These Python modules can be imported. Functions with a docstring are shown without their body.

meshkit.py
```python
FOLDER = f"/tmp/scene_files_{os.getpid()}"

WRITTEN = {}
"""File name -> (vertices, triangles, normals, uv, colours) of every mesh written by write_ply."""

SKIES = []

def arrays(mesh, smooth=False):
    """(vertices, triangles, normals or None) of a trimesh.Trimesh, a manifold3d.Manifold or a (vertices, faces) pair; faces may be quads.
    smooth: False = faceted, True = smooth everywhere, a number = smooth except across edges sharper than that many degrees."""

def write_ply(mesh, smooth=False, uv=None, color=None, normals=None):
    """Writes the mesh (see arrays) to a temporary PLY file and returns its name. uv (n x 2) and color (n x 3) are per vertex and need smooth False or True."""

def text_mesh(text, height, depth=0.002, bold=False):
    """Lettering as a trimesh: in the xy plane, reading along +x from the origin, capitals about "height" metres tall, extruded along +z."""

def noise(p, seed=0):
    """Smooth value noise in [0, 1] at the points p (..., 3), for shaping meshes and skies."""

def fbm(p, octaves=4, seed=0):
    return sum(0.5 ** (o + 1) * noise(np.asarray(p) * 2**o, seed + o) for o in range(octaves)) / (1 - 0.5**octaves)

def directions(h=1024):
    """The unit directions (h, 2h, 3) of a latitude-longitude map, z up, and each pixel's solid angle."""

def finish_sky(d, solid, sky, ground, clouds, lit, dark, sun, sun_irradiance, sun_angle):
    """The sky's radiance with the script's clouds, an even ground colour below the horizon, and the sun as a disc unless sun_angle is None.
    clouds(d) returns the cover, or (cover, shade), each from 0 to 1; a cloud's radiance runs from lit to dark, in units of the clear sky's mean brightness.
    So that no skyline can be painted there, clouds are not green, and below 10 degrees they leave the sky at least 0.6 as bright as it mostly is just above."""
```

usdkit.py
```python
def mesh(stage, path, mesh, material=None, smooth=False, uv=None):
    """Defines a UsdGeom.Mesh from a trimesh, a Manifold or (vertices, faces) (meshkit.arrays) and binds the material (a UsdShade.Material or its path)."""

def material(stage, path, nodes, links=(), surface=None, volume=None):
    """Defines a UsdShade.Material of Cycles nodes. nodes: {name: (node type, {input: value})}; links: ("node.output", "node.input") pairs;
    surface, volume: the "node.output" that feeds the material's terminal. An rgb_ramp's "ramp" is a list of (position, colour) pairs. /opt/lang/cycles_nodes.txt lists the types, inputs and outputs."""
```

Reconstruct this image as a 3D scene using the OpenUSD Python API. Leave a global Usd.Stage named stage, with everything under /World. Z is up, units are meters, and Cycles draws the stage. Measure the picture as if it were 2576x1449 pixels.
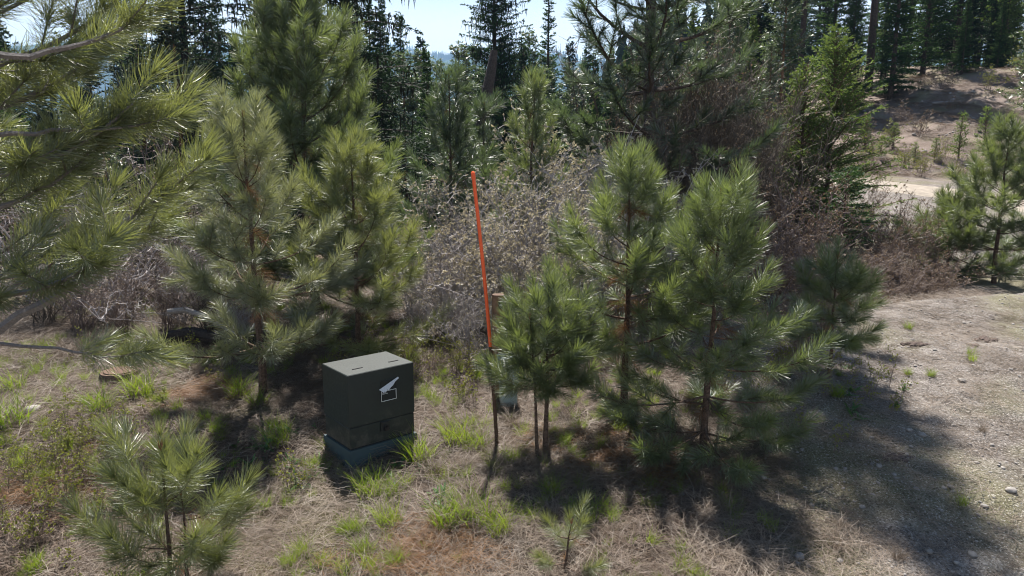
import math
import numpy as np, trimesh, usdkit, meshkit
from pxr import Usd, UsdGeom, UsdLux, UsdShade, Gf, Sdf, Vt

# ------------------------------------------------------------------ camera, sky, sun, exposure
stage = Usd.Stage.CreateInMemory()
UsdGeom.SetStageUpAxis(stage, 'Z'); UsdGeom.SetStageMetersPerUnit(stage, 1.0)
UsdGeom.Xform.Define(stage, '/World'); UsdGeom.Scope.Define(stage, '/World/Looks')
CAM_H, PITCH, F = 3.4, math.radians(10.0), 1740.0          # metres; F in units of a picture 2576 wide
cam = UsdGeom.Camera.Define(stage, '/World/camera')
cam.CreateHorizontalApertureAttr(36.0); cam.CreateVerticalApertureAttr(20.25)
cam.CreateFocalLengthAttr(36.0 * F / 2576); cam.CreateClippingRangeAttr((0.05, 30000.0))
cam.CreateFStopAttr(0.0)
xc = cam.AddTranslateOp(); xc.Set(Gf.Vec3d(0, 0, CAM_H))
cam.AddRotateXOp().Set(90 - math.degrees(PITCH))
cam.CreateExposureAttr(1.5)
SUN_EL, SUN_AZ = math.radians(63), math.radians(-5.0)       # azimuth measured from +y towards +x
SUN_I, SKY_S = 1.25, 0.05
HAZE = 0.00016
L = usdkit.material(stage, '/World/Looks/sky_light', {
    's': ('sky_texture', dict(sky_type='single_scattering', sun_disc=False, sun_elevation=SUN_EL, sun_rotation=SUN_AZ, altitude=1500.0, air_density=1.0, aerosol_density=1.6, ozone_density=1.0)),
    'c': ('texture_coordinate', {}), 'z': ('separate_xyz', {}), 'f': ('map_range', dict(range_type='smoothstep', from_min=.17, from_max=.28, to_min=.97, to_max=.0, clamp=True)),
    'x': ('mix_color', dict(b=(7.6, 7.9, 8.2), use_clamp_result=False)), 'b': ('background_shader', dict(strength=SKY_S))},
    [('c.generated', 'z.vector'), ('z.z', 'f.value'), ('f.result', 'x.fac'), ('s.color', 'x.a'), ('x.result', 'b.color')], surface='b.background')     # white haze towards the horizon, all round
dome = UsdLux.DomeLight.Define(stage, '/World/sky'); UsdShade.MaterialBindingAPI.Apply(dome.GetPrim()).Bind(L)
dome.GetPrim().SetCustomDataByKey('kind', 'structure')
sun = UsdLux.DistantLight.Define(stage, '/World/sun')
sun.CreateNormalizeAttr(True); sun.CreateIntensityAttr(SUN_I); sun.CreateAngleAttr(0.53); sun.CreateColorAttr(Gf.Vec3f(1.0, 0.955, 0.895))
sun.AddRotateZOp().Set(-math.degrees(SUN_AZ)); sun.AddRotateXOp().Set(-(90 - math.degrees(SUN_EL)))

R = np.random.default_rng(7)
PI = math.pi

def at(px, py):
    """The point of the terrain that the sight line through (px, py) of the photograph (2576 x 1449) meets first."""
    u, v = (px - 1288) / F, (py - 724.5) / F
    d = np.array([u, math.cos(PITCH) - v * math.sin(PITCH), -math.sin(PITCH) - v * math.cos(PITCH)])
    t = np.linspace(2, 60, 900); under = CAM_H + d[2] * t < gz(d[0] * t, d[1] * t, False)
    k = int(np.argmax(under)) if under.any() else len(t) - 1
    return d[0] * t[k], d[1] * t[k]

def col(px, py, y):
    """(x, z) of the point at distance y in front of the camera seen at (px, py)."""
    u, v = (px - 1288) / F, (py - 724.5) / F
    d = np.array([u, math.cos(PITCH) - v * math.sin(PITCH), -math.sin(PITCH) - v * math.cos(PITCH)])
    t = y / d[1]
    return d[0] * t, CAM_H + d[2] * t

# ------------------------------------------------------------------ scene graph helpers
USED = {}
def numbered(path):
    n = USED.get(path, 0); USED[path] = n + 1
    return path if n == 0 else f'{path}_{n:03d}'
def tag(p, label=None, cat=None, group=None, kind=None):
    for k, v in (('label', label), ('category', cat), ('group', group), ('kind', kind)):
        if v: p.SetCustomDataByKey(k, v)
    return p
def thing(name, label, cat, loc=(0, 0, 0), rz=0.0, group=None, kind=None, scale=None, tilt=None):
    x = UsdGeom.Xform.Define(stage, numbered('/World/' + name))
    x.AddTranslateOp().Set(Gf.Vec3d(*map(float, loc)))
    if rz: x.AddRotateZOp().Set(math.degrees(rz))
    if tilt: x.AddRotateXOp().Set(math.degrees(tilt))
    if scale is not None: x.AddScaleOp().Set(Gf.Vec3f(*([float(scale)] * 3 if np.ndim(scale) == 0 else map(float, scale))))
    return tag(x.GetPrim(), label, cat, group, kind)
def obj(name, mesh, mat, parent=None, smooth=False):
    base = str(parent.GetPath()) if parent is not None else '/World'
    return usdkit.mesh(stage, numbered(f'{base}/{name}'), mesh, M[mat], smooth).GetPrim()
def copy(src, name, label, cat, loc, rz=0.0, group=None, scale=None, tilt=None):
    p = thing(name, label, cat, loc, rz, group, None, scale, tilt)
    p.GetReferences().AddInternalReference(src.GetPath()); p.SetInstanceable(True)
    return p
def klass(name):
    return stage.CreateClassPrim('/' + name) if False else stage.CreateClassPrim('/World/' + name)

# ------------------------------------------------------------------ geometry helpers
def nrm(v): return v / (np.linalg.norm(v, axis=-1, keepdims=True) + 1e-12)
def tubes(P, r, sides=4, cap=False):
    """P (n,k,3) polylines, r (n,k) radii -> (vertices, faces)."""
    P = np.asarray(P, float); n, k, _ = P.shape
    r = np.broadcast_to(np.asarray(r, float), (n, k))
    t = nrm(np.gradient(P, axis=1))
    mean = nrm(t.mean(1)); ref = np.where(np.abs(mean[:, 2:]) < 0.8, [0, 0, 1.0], [1.0, 0, 0])[:, None, :]
    a = nrm(np.cross(t, ref)); b = np.cross(t, a)
    ang = np.arange(sides) * 2 * PI / sides
    V = P[:, :, None] + r[:, :, None, None] * (np.cos(ang)[:, None] * a[:, :, None] + np.sin(ang)[:, None] * b[:, :, None])
    base = (np.arange(n) * k * sides)[:, None, None]; i = np.arange(k - 1)[None, :, None] * sides; j = np.arange(sides)[None, None, :]; j2 = (j + 1) % sides
    q = np.stack(np.broadcast_arrays(base + i + j, base + i + j2, base + i + sides + j2, base + i + sides + j), -1).reshape(-1, 4)
    f = np.vstack([q[:, [0, 1, 2]], q[:, [0, 2, 3]]])
    V = V.reshape(-1, 3)
    if cap:
        e = (np.arange(n) * k * sides)[:, None] + (k - 1) * sides
        fan = np.stack([np.broadcast_to(e, (n, sides - 2)), e + np.arange(1, sides - 1), e + np.arange(2, sides)], -1).reshape(-1, 3)
        f = np.vstack([f, fan])
    return V, f
def join(parts):
    vs, fs, n = [], [], 0
    for v, f in parts:
        vs.append(v); fs.append(np.asarray(f) + n); n += len(v)
    return np.vstack(vs), np.vstack(fs)
def box(sx, sy, sz, loc=(0, 0, 0), bev=0.0):
    """Box centred in x, y and standing on z = 0 of loc, edges chamfered by bev."""
    if bev <= 0:
        m = trimesh.creation.box((sx, sy, sz)); m.apply_translation((loc[0], loc[1], loc[2] + sz / 2)); return np.array(m.vertices), np.array(m.faces)
    pts = []
    for a in (-1, 1):
        for b in (-1, 1):
            for c in (-1, 1):
                for k in range(3):
                    e = [bev] * 3; e[k] = 0
                    pts.append((a * (sx / 2 - e[0]), b * (sy / 2 - e[1]), sz / 2 + c * (sz / 2 - e[2])))
    m = trimesh.convex.convex_hull(np.array(pts)); m.apply_translation(loc)
    return np.array(m.vertices), np.array(m.faces)
def quats(D, roll):
    """Quaternions (w,x,y,z) turning +z to D after a roll about +z."""
    D = nrm(D); w = 1 + D[:, 2]; x, y = -D[:, 1], D[:, 0]
    bad = w < 1e-4; w = np.where(bad, 0, w); x = np.where(bad, 1, x); y = np.where(bad, 0, y)
    n = np.sqrt(w * w + x * x + y * y); w, x, y = w / n, x / n, y / n
    c, s = np.cos(roll / 2), np.sin(roll / 2)
    return np.stack([w * c, x * c + y * s, y * c - x * s, w * s], 1)
def scatter(path, protos, P, D, roll, S, idx=None, rng=R, kind='stuff'):
    """A PointInstancer at path: protos are class prims."""
    pi = UsdGeom.PointInstancer.Define(stage, path)
    n = len(P); targets = []
    for k, c in enumerate(protos):
        x = stage.DefinePrim(f'{path}/kind_{k:03d}', 'Xform') if False else UsdGeom.Xform.Define(stage, f'{path}/piece_{k:03d}').GetPrim()
        x.GetReferences().AddInternalReference(c.GetPath()); targets.append(x.GetPath())
    pi.CreatePrototypesRel().SetTargets(targets)
    q = quats(np.asarray(D, float), np.asarray(roll, float)).tolist()
    S = np.asarray(S, float); S = np.repeat(S[:, None], 3, 1) if S.ndim == 1 else S
    pi.CreateProtoIndicesAttr(Vt.IntArray.FromNumpy((rng.integers(0, len(protos), n) if idx is None else np.asarray(idx)).astype(np.int32)))
    pi.CreatePositionsAttr(Vt.Vec3fArray.FromNumpy(np.asarray(P, np.float32)))
    pi.CreateOrientationsAttr(Vt.QuathArray([Gf.Quath(*a) for a in q]))
    pi.CreateScalesAttr(Vt.Vec3fArray.FromNumpy(S.astype(np.float32)))
    return tag(pi.GetPrim(), kind=kind)

# ------------------------------------------------------------------ materials
M = {}
def mat(name, nodes, links, surface='p.BSDF'):
    M[name] = usdkit.material(stage, '/World/Looks/' + name, nodes, links, surface=surface)
def plain(name, c, rough=0.7, spec=0.3, vary=0.0, scale=30.0, bump=0.0, metallic=0.0):
    """A solid with grain: noise varies the colour by +-vary and gives relief."""
    c = np.array(c, float)
    n = {'g': ('geometry', {}), 'n': ('noise_texture', dict(scale=scale, detail=2.0, roughness=0.6)),
         'r': ('rgb_ramp', dict(ramp=[(0.25, tuple(c * (1 - vary))), (0.75, tuple(np.minimum(c * (1 + vary), 0.95)))])),
         'p': ('principled_bsdf', dict(roughness=rough, specular_ior_level=spec, metallic=metallic))}
    l = [('g.position', 'n.vector'), ('n.fac', 'r.fac'), ('r.color', 'p.base_color')]
    if bump:
        n['b'] = ('bump', dict(strength=1.0, distance=bump)); l += [('n.fac', 'b.height'), ('b.normal', 'p.normal')]
    mat(name, n, l)
def leafy(name, ramp, trans, rough=0.4, spec=0.5, mixf=0.3, ior=1.5):
    """Needles, blades, leaves: each piece its own shade, and light passes through."""
    mat(name, {'g': ('geometry', {}), 'o': ('object_info', {}), 'm': ('math', dict(math_type='multiply_add', value2=0.65)), 'k': ('math', dict(math_type='multiply', value2=0.35)),
               'r': ('rgb_ramp', dict(ramp=ramp)), 'tr': ('mix_color', dict(blend_type='multiply', fac=1.0, b=trans)),
               'p': ('principled_bsdf', dict(roughness=rough, specular_ior_level=spec, ior=ior)), 't': ('translucent_bsdf', {}), 'x': ('mix_closure', dict(fac=mixf))},
        [('o.random', 'k.value1'), ('g.random_per_island', 'm.value1'), ('k.value', 'm.value3'), ('m.value', 'r.fac'), ('r.color', 'p.base_color'), ('r.color', 'tr.a'), ('tr.result', 't.color'),
         ('p.BSDF', 'x.closure1'), ('t.BSDF', 'x.closure2')], surface='x.closure')
leafy('pine_needles', [(0, (.092, .112, .042)), (.5, (.14, .162, .062)), (.9, (.19, .205, .085)), (1, (.27, .21, .10))], (1.7, 1.6, .8), rough=.48, spec=1.0, mixf=.45, ior=1.85)
leafy('pine_needles_pale', [(0, (.12, .135, .068)), (.5, (.17, .185, .095)), (.9, (.23, .24, .13)), (1, (.30, .25, .14))], (1.5, 1.45, .85), rough=.48, spec=1.0, mixf=.42, ior=1.9)
leafy('pine_needles_green', [(0, (.080, .110, .042)), (.5, (.122, .155, .060)), (.95, (.17, .195, .08)), (1, (.21, .17, .09))], (1.7, 1.6, .8), rough=.48, spec=1.0, mixf=.45, ior=1.85)
leafy('pine_needles_dark', [(0, (.048, .074, .036)), (.6, (.072, .102, .048)), (1, (.105, .13, .065))], (1.65, 1.6, .85), rough=.40, spec=1.0, mixf=.42, ior=1.8)
leafy('dead_needles', [(0, (.14, .065, .025)), (.6, (.24, .13, .05)), (1, (.34, .22, .10))], (1.3, 1.2, 1.0), rough=.5, spec=.3, mixf=.2)
leafy('fir_foliage', [(0, (.026, .056, .022)), (.6, (.046, .088, .030)), (1, (.085, .12, .042))], (1.8, 1.75, .9), rough=.6, spec=.2, mixf=.35)
leafy('fir_foliage_dark', [(0, (.016, .032, .018)), (.6, (.026, .048, .022)), (1, (.045, .068, .03))], (1.5, 1.5, .9), rough=.65, spec=.15, mixf=.2)
leafy('fir_foliage_fresh', [(0, (.068, .105, .036)), (.6, (.108, .155, .052)), (1, (.19, .215, .07))], (1.8, 1.7, .8), rough=.6, spec=.2, mixf=.42)
leafy('lichen', [(0, (.020, .020, .014)), (1, (.05, .048, .03))], (1.2, 1.2, 1.0), rough=.9, spec=.1, mixf=.15)
leafy('bud_leaves', [(0, (.27, .23, .17)), (.5, (.44, .39, .30)), (1, (.60, .56, .45))], (1.3, 1.3, 1.0), rough=.55, spec=.3, mixf=.3)
leafy('dry_leaves', [(0, (.15, .10, .065)), (.5, (.25, .18, .12)), (1, (.40, .31, .20))], (1.2, 1.2, 1.0), rough=.6, spec=.3, mixf=.25)
leafy('fresh_leaves', [(0, (.15, .17, .03)), (.5, (.24, .25, .05)), (1, (.36, .33, .07))], (1.7, 1.7, .7), rough=.45, spec=.4, mixf=.38)
leafy('broad_leaves', [(0, (.05, .12, .035)), (1, (.10, .20, .05))], (1.8, 1.8, .8), rough=.4, spec=.4, mixf=.35)
leafy('green_grass', [(0, (.10, .15, .022)), (.5, (.18, .235, .036)), (1, (.34, .36, .08))], (2.1, 2.1, .6), rough=.4, spec=.45, mixf=.5)
leafy('dry_grass', [(0, (.12, .088, .064)), (.4, (.25, .20, .155)), (.8, (.40, .34, .275)), (1, (.60, .54, .46))], (1.2, 1.2, 1.0), rough=.5, spec=.35, mixf=.2)
leafy('brown_grass', [(0, (.10, .068, .048)), (.6, (.19, .138, .102)), (1, (.34, .27, .20))], (1.2, 1.2, 1.0), rough=.55, spec=.3, mixf=.2)
plain('young_bark', (.10, .066, .047), .9, .2, .65, 45, .008)
plain('old_bark', (.06, .045, .036), .9, .2, .6, 25, .02)
plain('orange_bark', (.14, .075, .045), .9, .2, .6, 22, .02)
plain('grey_bark', (.15, .13, .12), .65, .4, .35, 80, .003)
plain('dead_wood', (.20, .18, .165), .7, .35, .4, 50, .004)
plain('dark_wood', (.035, .028, .024), .9, .2, .5, 40, .006)
plain('shrub_twigs', (.26, .235, .232), .6, .4, .35, 90)
plain('brown_twigs', (.135, .098, .085), .6, .4, .35, 90)
plain('thicket_twigs', (.085, .068, .052), .7, .3, .4, 60)
plain('bud', (.24, .10, .05), .6, .4, .3, 200)
plain('orange_paint', (.92, .115, .022), .45, .4, .06, 15)
plain('sleeve_brown', (.085, .048, .03), .8, .3, .3, 40)
plain('post_wood', (.21, .125, .075), .85, .2, .4, 18, .003)
plain('cabinet_paint', (.0085, .0115, .0098), .52, .75, .3, 9)
mat('cabinet_paint', {'g': ('geometry', {}), 'z': ('separate_xyz', {}), 'n': ('noise_texture', dict(scale=7.0, detail=4.0, roughness=.7)), 'h': ('map_range', dict(from_min=.92, from_max=1.30, to_min=.62, to_max=.30, clamp=True)),
    'a': ('math', dict(math_type='add')), 'd': ('map_range', dict(range_type='smoothstep', from_min=.92, from_max=1.25, to_min=0.0, to_max=.5, clamp=True)),
    's': ('noise_texture', dict(scale=60.0, detail=3.0, roughness=.7)), 'r': ('rgb_ramp', dict(ramp=[(.35, (.0042, .0088, .0066)), (.7, (.0068, .0125, .0096))])), 'm': ('mix_color', dict(b=(.10, .082, .066))),
    'o': ('map_range', dict(from_min=.3, from_max=.7, to_min=.44, to_max=.62)), 'p': ('principled_bsdf', dict(specular_ior_level=.6))},
    [('g.position', 'z.vector'), ('g.position', 'n.vector'), ('g.position', 's.vector'), ('z.z', 'h.value'), ('h.result', 'a.value1'), ('n.fac', 'a.value2'), ('a.value', 'd.value'), ('n.fac', 'r.fac'), ('r.color', 'm.a'), ('d.result', 'm.fac'), ('m.result', 'p.base_color'), ('s.fac', 'o.value'), ('o.result', 'p.roughness')])   # dust kicked up on the lower panels
plain('pad_plastic', (.032, .055, .062), .6, .4, .12, 9, .001)
plain('black_metal', (.010, .010, .010), .5, .5, .2, 40)
plain('black_plate', (.008, .011, .011), .35, .5, .1, 40)
plain('silver_sticker', (.55, .60, .68), .4, .5, .12, 60)
plain('white_print', (.60, .60, .58), .5, .4, .03, 60)
plain('pedestal_paint', (.30, .36, .34), .5, .4, .06, 8)
plain('stone_grey', (.22, .20, .18), .8, .3, .3, 25, .004)
plain('clod_soil', (.095, .072, .062), .95, .1, .4, 40, .01)
plain('snow', (.75, .78, .82), .7, .3, .05, .01)

def ground_material():
    n = {'g': ('geometry', {}),
         'big': ('noise_texture', dict(scale=.55, detail=3.0, roughness=.6)), 'mid': ('noise_texture', dict(scale=4.0, detail=4.0, roughness=.68)), 'fine': ('noise_texture', dict(scale=45.0, detail=3.0, roughness=.72)),
         'xyz': ('separate_xyz', {}),
         'soil': ('rgb_ramp', dict(ramp=[(.3, (.034, .025, .020)), (.48, (.085, .064, .052)), (.66, (.19, .152, .128))])),
         'sandy': ('rgb_ramp', dict(ramp=[(.3, (.055, .045, .039)), (.48, (.150, .130, .114)), (.66, (.32, .288, .26))])),
         'moss': ('rgb_ramp', dict(ramp=[(.50, (0, 0, 0)), (.62, (1, 1, 1))])),
         'w': ('map_range', dict(from_min=1.2, from_max=3.4, clamp=True)), 'w2': ('math', dict(math_type='multiply_add', value2=1.6, value3=-.8)), 'w3': ('math', dict(math_type='add')),
         'mix1': ('mix_color', {}), 'bank': ('map_range', dict(from_min=20.0, from_max=25.0, to_min=0.0, to_max=.65, clamp=True)), 'mix3': ('mix_color', dict(b=(.185, .130, .102))), 'sp': ('noise_texture', dict(scale=62.0, detail=1.0, roughness=.5)), 'spr': ('map_range', dict(from_min=.615, from_max=.66, to_max=.75, clamp=True)), 'spw': ('math', dict(math_type='multiply')), 'mix4': ('mix_color', dict(b=(.40, .37, .335))), 'sd': ('map_range', dict(from_min=.40, from_max=.33, to_max=.7, clamp=True)), 'mix5': ('mix_color', dict(b=(.045, .034, .028))), 'mix2': ('mix_color', dict(b=(.145, .14, .055))), 'mossf': ('math', dict(math_type='multiply', value2=.5)),
         'add': ('mix_float', dict(fac=.55)),
         'b1': ('bump', dict(strength=1.0, distance=.06)), 'p': ('principled_bsdf', dict(roughness=.95, specular_ior_level=.15))}
    l = [('g.position', 'big.vector'), ('g.position', 'mid.vector'), ('g.position', 'fine.vector'), ('g.position', 'xyz.vector'), ('mid.fac', 'add.a'), ('fine.fac', 'add.b'),
         ('add.result', 'soil.fac'), ('add.result', 'sandy.fac'), ('big.fac', 'w2.value1'), ('xyz.x', 'w3.value1'), ('w2.value', 'w3.value2'), ('w3.value', 'w.value'),
         ('w.result', 'mix1.fac'), ('soil.color', 'mix1.a'), ('sandy.color', 'mix1.b'), ('big.fac', 'moss.fac'), ('moss.color', 'mossf.value1'), ('mossf.value', 'mix2.fac'), ('mix1.result', 'mix3.a'), ('xyz.y', 'bank.value'), ('bank.result', 'mix3.fac'), ('mix3.result', 'mix2.a'), ('g.position', 'sp.vector'), ('sp.fac', 'spr.value'), ('spr.result', 'spw.value1'), ('w.result', 'spw.value2'), ('mix2.result', 'mix4.a'), ('spw.value', 'mix4.fac'), ('sp.fac', 'sd.value'), ('sd.result', 'mix5.fac'), ('mix4.result', 'mix5.a'),
         ('mix5.result', 'p.base_color'), ('add.result', 'b1.height'), ('b1.normal', 'p.normal')]
    mat('ground', n, l)
ground_material()
plain('road_gravel', (.25, .215, .175), .95, .15, .22, 7, .01)
mat('forest_slope', {'g': ('geometry', {}), 'n': ('noise_texture', dict(scale=.012, detail=8.0, roughness=.7)), 'r': ('rgb_ramp', dict(ramp=[(.35, (.022, .040, .022)), (.65, (.05, .07, .035))])),
                     'p': ('principled_bsdf', dict(roughness=1.0, specular_ior_level=0.0))}, [('g.position', 'n.vector'), ('n.fac', 'r.fac'), ('r.color', 'p.base_color')])

# ------------------------------------------------------------------ terrain
def sm(x, a, b):
    t = np.clip((np.asarray(x, float) - a) / (b - a), 0, 1); return t * t * (3 - 2 * t)
ROAD = np.array([(30, 11.0), (22, 11.4), (17.5, 12.4), (14.6, 15.0), (13.0, 18.0), (11.4, 20.4), (9.3, 22.0), (7.6, 23.4), (6.6, 25.5), (6.2, 29)])
def road_line(n=60):
    s = np.linspace(0, len(ROAD) - 1, n); k = np.arange(len(ROAD))
    from scipy.interpolate import CubicSpline
    return np.stack([CubicSpline(k, ROAD[:, 0])(s), CubicSpline(k, ROAD[:, 1])(s)], 1)
RL = road_line()
from scipy.spatial import cKDTree
RT = cKDTree(road_line(600))
def gz(x, y, fine=True):
    x, y = np.asarray(x, float), np.asarray(y, float)
    r = sm(x, 2.0, 5.0)                                         # right side: bench, then a swale before the road
    z = .14 * np.clip(y, -30, 27) - (0.35 * sm(y, 8.5, 12) + .25 * np.clip(y - 12, 0, 15)) * (1 - sm(x - .1 * (y - 12), 3, 7)) - 0.75 * sm(y, 9.6 + 0.18 * (x - 5), 12.2 + .18 * (x - 5)) * r * (1 - sm(y, 14, 17.5) * .8)
    z = z - 0.06 * np.clip(y - 27, 0, 150) * (1 - sm(x, 4, 14))
    hill = 0.40 * np.clip(y - 23.5 + .15 * (x - 14), 0, 11) + .14 * np.clip(y - 35, 0, 60)
    z = z + hill * sm(x + 1.5 * (meshkit.fbm(np.stack([x * .25, y * .25, 0 * x], -1), 2, 61) - .5), 7.5, 25) ** .8
    z = z + .18 * np.exp(-((x - 4.6) ** 2 / 6 + (y - 7.2) ** 2 / 4)) + .10 * np.exp(-((x + 3.6) ** 2 / 2 + (y - 6.4) ** 2 / .8))
    d = RT.query(np.stack([x.ravel(), y.ravel()], 1))[0].reshape(x.shape)
    w = 1 - sm(d, 1.5, 3.4)
    z = z * (1 - w) + (.14 * np.minimum(y, 27) - .10) * w
    if fine:
        p = np.stack([x, y, 0 * x], -1)
        z = z + ((meshkit.fbm(p * .9, 3, 3) - .5) * .16 + (meshkit.fbm(p * 4.5, 3, 5) - .5) * .06) * (1 - .8 * w) * (1 + 1.6 * sm(y, 23, 27) * (1 - w))
        near = (1 - sm(np.hypot(x, y - 5), 9, 14)) * (1 - w)
        bank = sm(y, 23, 25) * (1 - sm(y, 45, 60)) * (1 - w); z = z + bank * ((meshkit.fbm(p * np.array([1.5, 3.0, 1]) + 5, 4, 15) - .5) * .5)
        z = z + (meshkit.fbm(p * 14, 2, 9) - .5) * .035 * near
    return z
def axis(a, b, step, far, grow):
    c = list(np.arange(a, b, step)); s = step
    while c[-1] < far: s *= grow if c[-1] < 36 else 1.25; c.append(c[-1] + s)
    s = step
    while c[0] > -far: s *= 1.12; c.insert(0, c[0] - s)
    return np.array(c)
gx = axis(-5.5, 6.5, .065, 5000, 1.03); gy = axis(2.8, 10.5, .065, 5000, 1.03); gy = gy[gy > -400]
X, Y = np.meshgrid(gx, gy, indexing='xy'); Z = gz(X, Y)
ii = np.arange(X.size).reshape(X.shape)
q = np.stack([ii[:-1, :-1], ii[:-1, 1:], ii[1:, 1:], ii[1:, :-1]], -1).reshape(-1, 4)
g = obj('ground', (np.stack([X, Y, Z], -1).reshape(-1, 3), q), 'ground', None, True); tag(g, 'brown bare earth with gravel and dry litter', None, None, 'structure')
# dirt road: a sheet just above the ground, edges irregular
t = nrm(np.gradient(RL, axis=0)); nn = np.stack([-t[:, 1], t[:, 0]], 1)
off = np.linspace(-1, 1, 9)
half = 1.02 + .25 * (meshkit.fbm(np.stack([RL[:, 0] * .6, RL[:, 1] * .6, 0 * RL[:, 0]], -1), 2, 4) - .5)
RP = RL[:, None] + nn[:, None] * (off[None, :, None] * half[:, None, None])
RZ = .14 * np.minimum(RP[..., 1], 27) - .10 + .03 + .035 * (1 - off ** 2)[None] + .05 * (meshkit.fbm(np.concatenate([RP * 1.5, 0 * RP[..., :1]], -1), 2, 8) - .5)
RG = gz(RP[..., 0], RP[..., 1]); RZ = np.maximum(RZ, RG + .006); RZ[:, [0, -1]] = RG[:, [0, -1]] - .05
ri = np.arange(RZ.size).reshape(RZ.shape)
rq = np.stack([ri[:-1, :-1], ri[:-1, 1:], ri[1:, 1:], ri[1:, :-1]], -1).reshape(-1, 4)[:, ::-1]
tag(obj('road', (np.concatenate([RP, RZ[..., None]], -1).reshape(-1, 3), rq), 'road_gravel', None, True), 'pale dirt road curving round the foot of the bank', None, None, 'structure')
# distant wooded ridge
def ridge(y0, depth, top, seed, lo=-40):
    xs = np.linspace(-2600, 2600, 160); ys = np.linspace(y0, y0 + depth, 24)
    A, B = np.meshgrid(xs, ys); s = (B - y0) / depth
    pr = meshkit.fbm(np.stack([A / 900, B / 2000, 0 * A], -1), 4, seed)
    z = lo + (top - lo) * np.sin(np.clip(s * 1.6, 0, 1) * PI / 2) * (.72 + .5 * pr) + 22 * (meshkit.fbm(np.stack([A / 160, B / 160, 0 * A], -1), 3, seed + 2) - .5) * (top / 100)
    i = np.arange(A.size).reshape(A.shape)
    return A, B, z, np.stack([i[:-1, :-1], i[:-1, 1:], i[1:, 1:], i[1:, :-1]], -1).reshape(-1, 4)
HILLS = [(2300, 900, 440, 21), (1500, 500, 150, 33)]
for y0, dp, top, sd in HILLS:
    A, B, z, hq = ridge(y0, dp, top, sd)
    tag(obj('hills', (np.stack([A, B, z], -1).reshape(-1, 3), hq), 'forest_slope', None, True), 'blue wooded ridge far behind the forest', None, None, 'structure')

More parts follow.
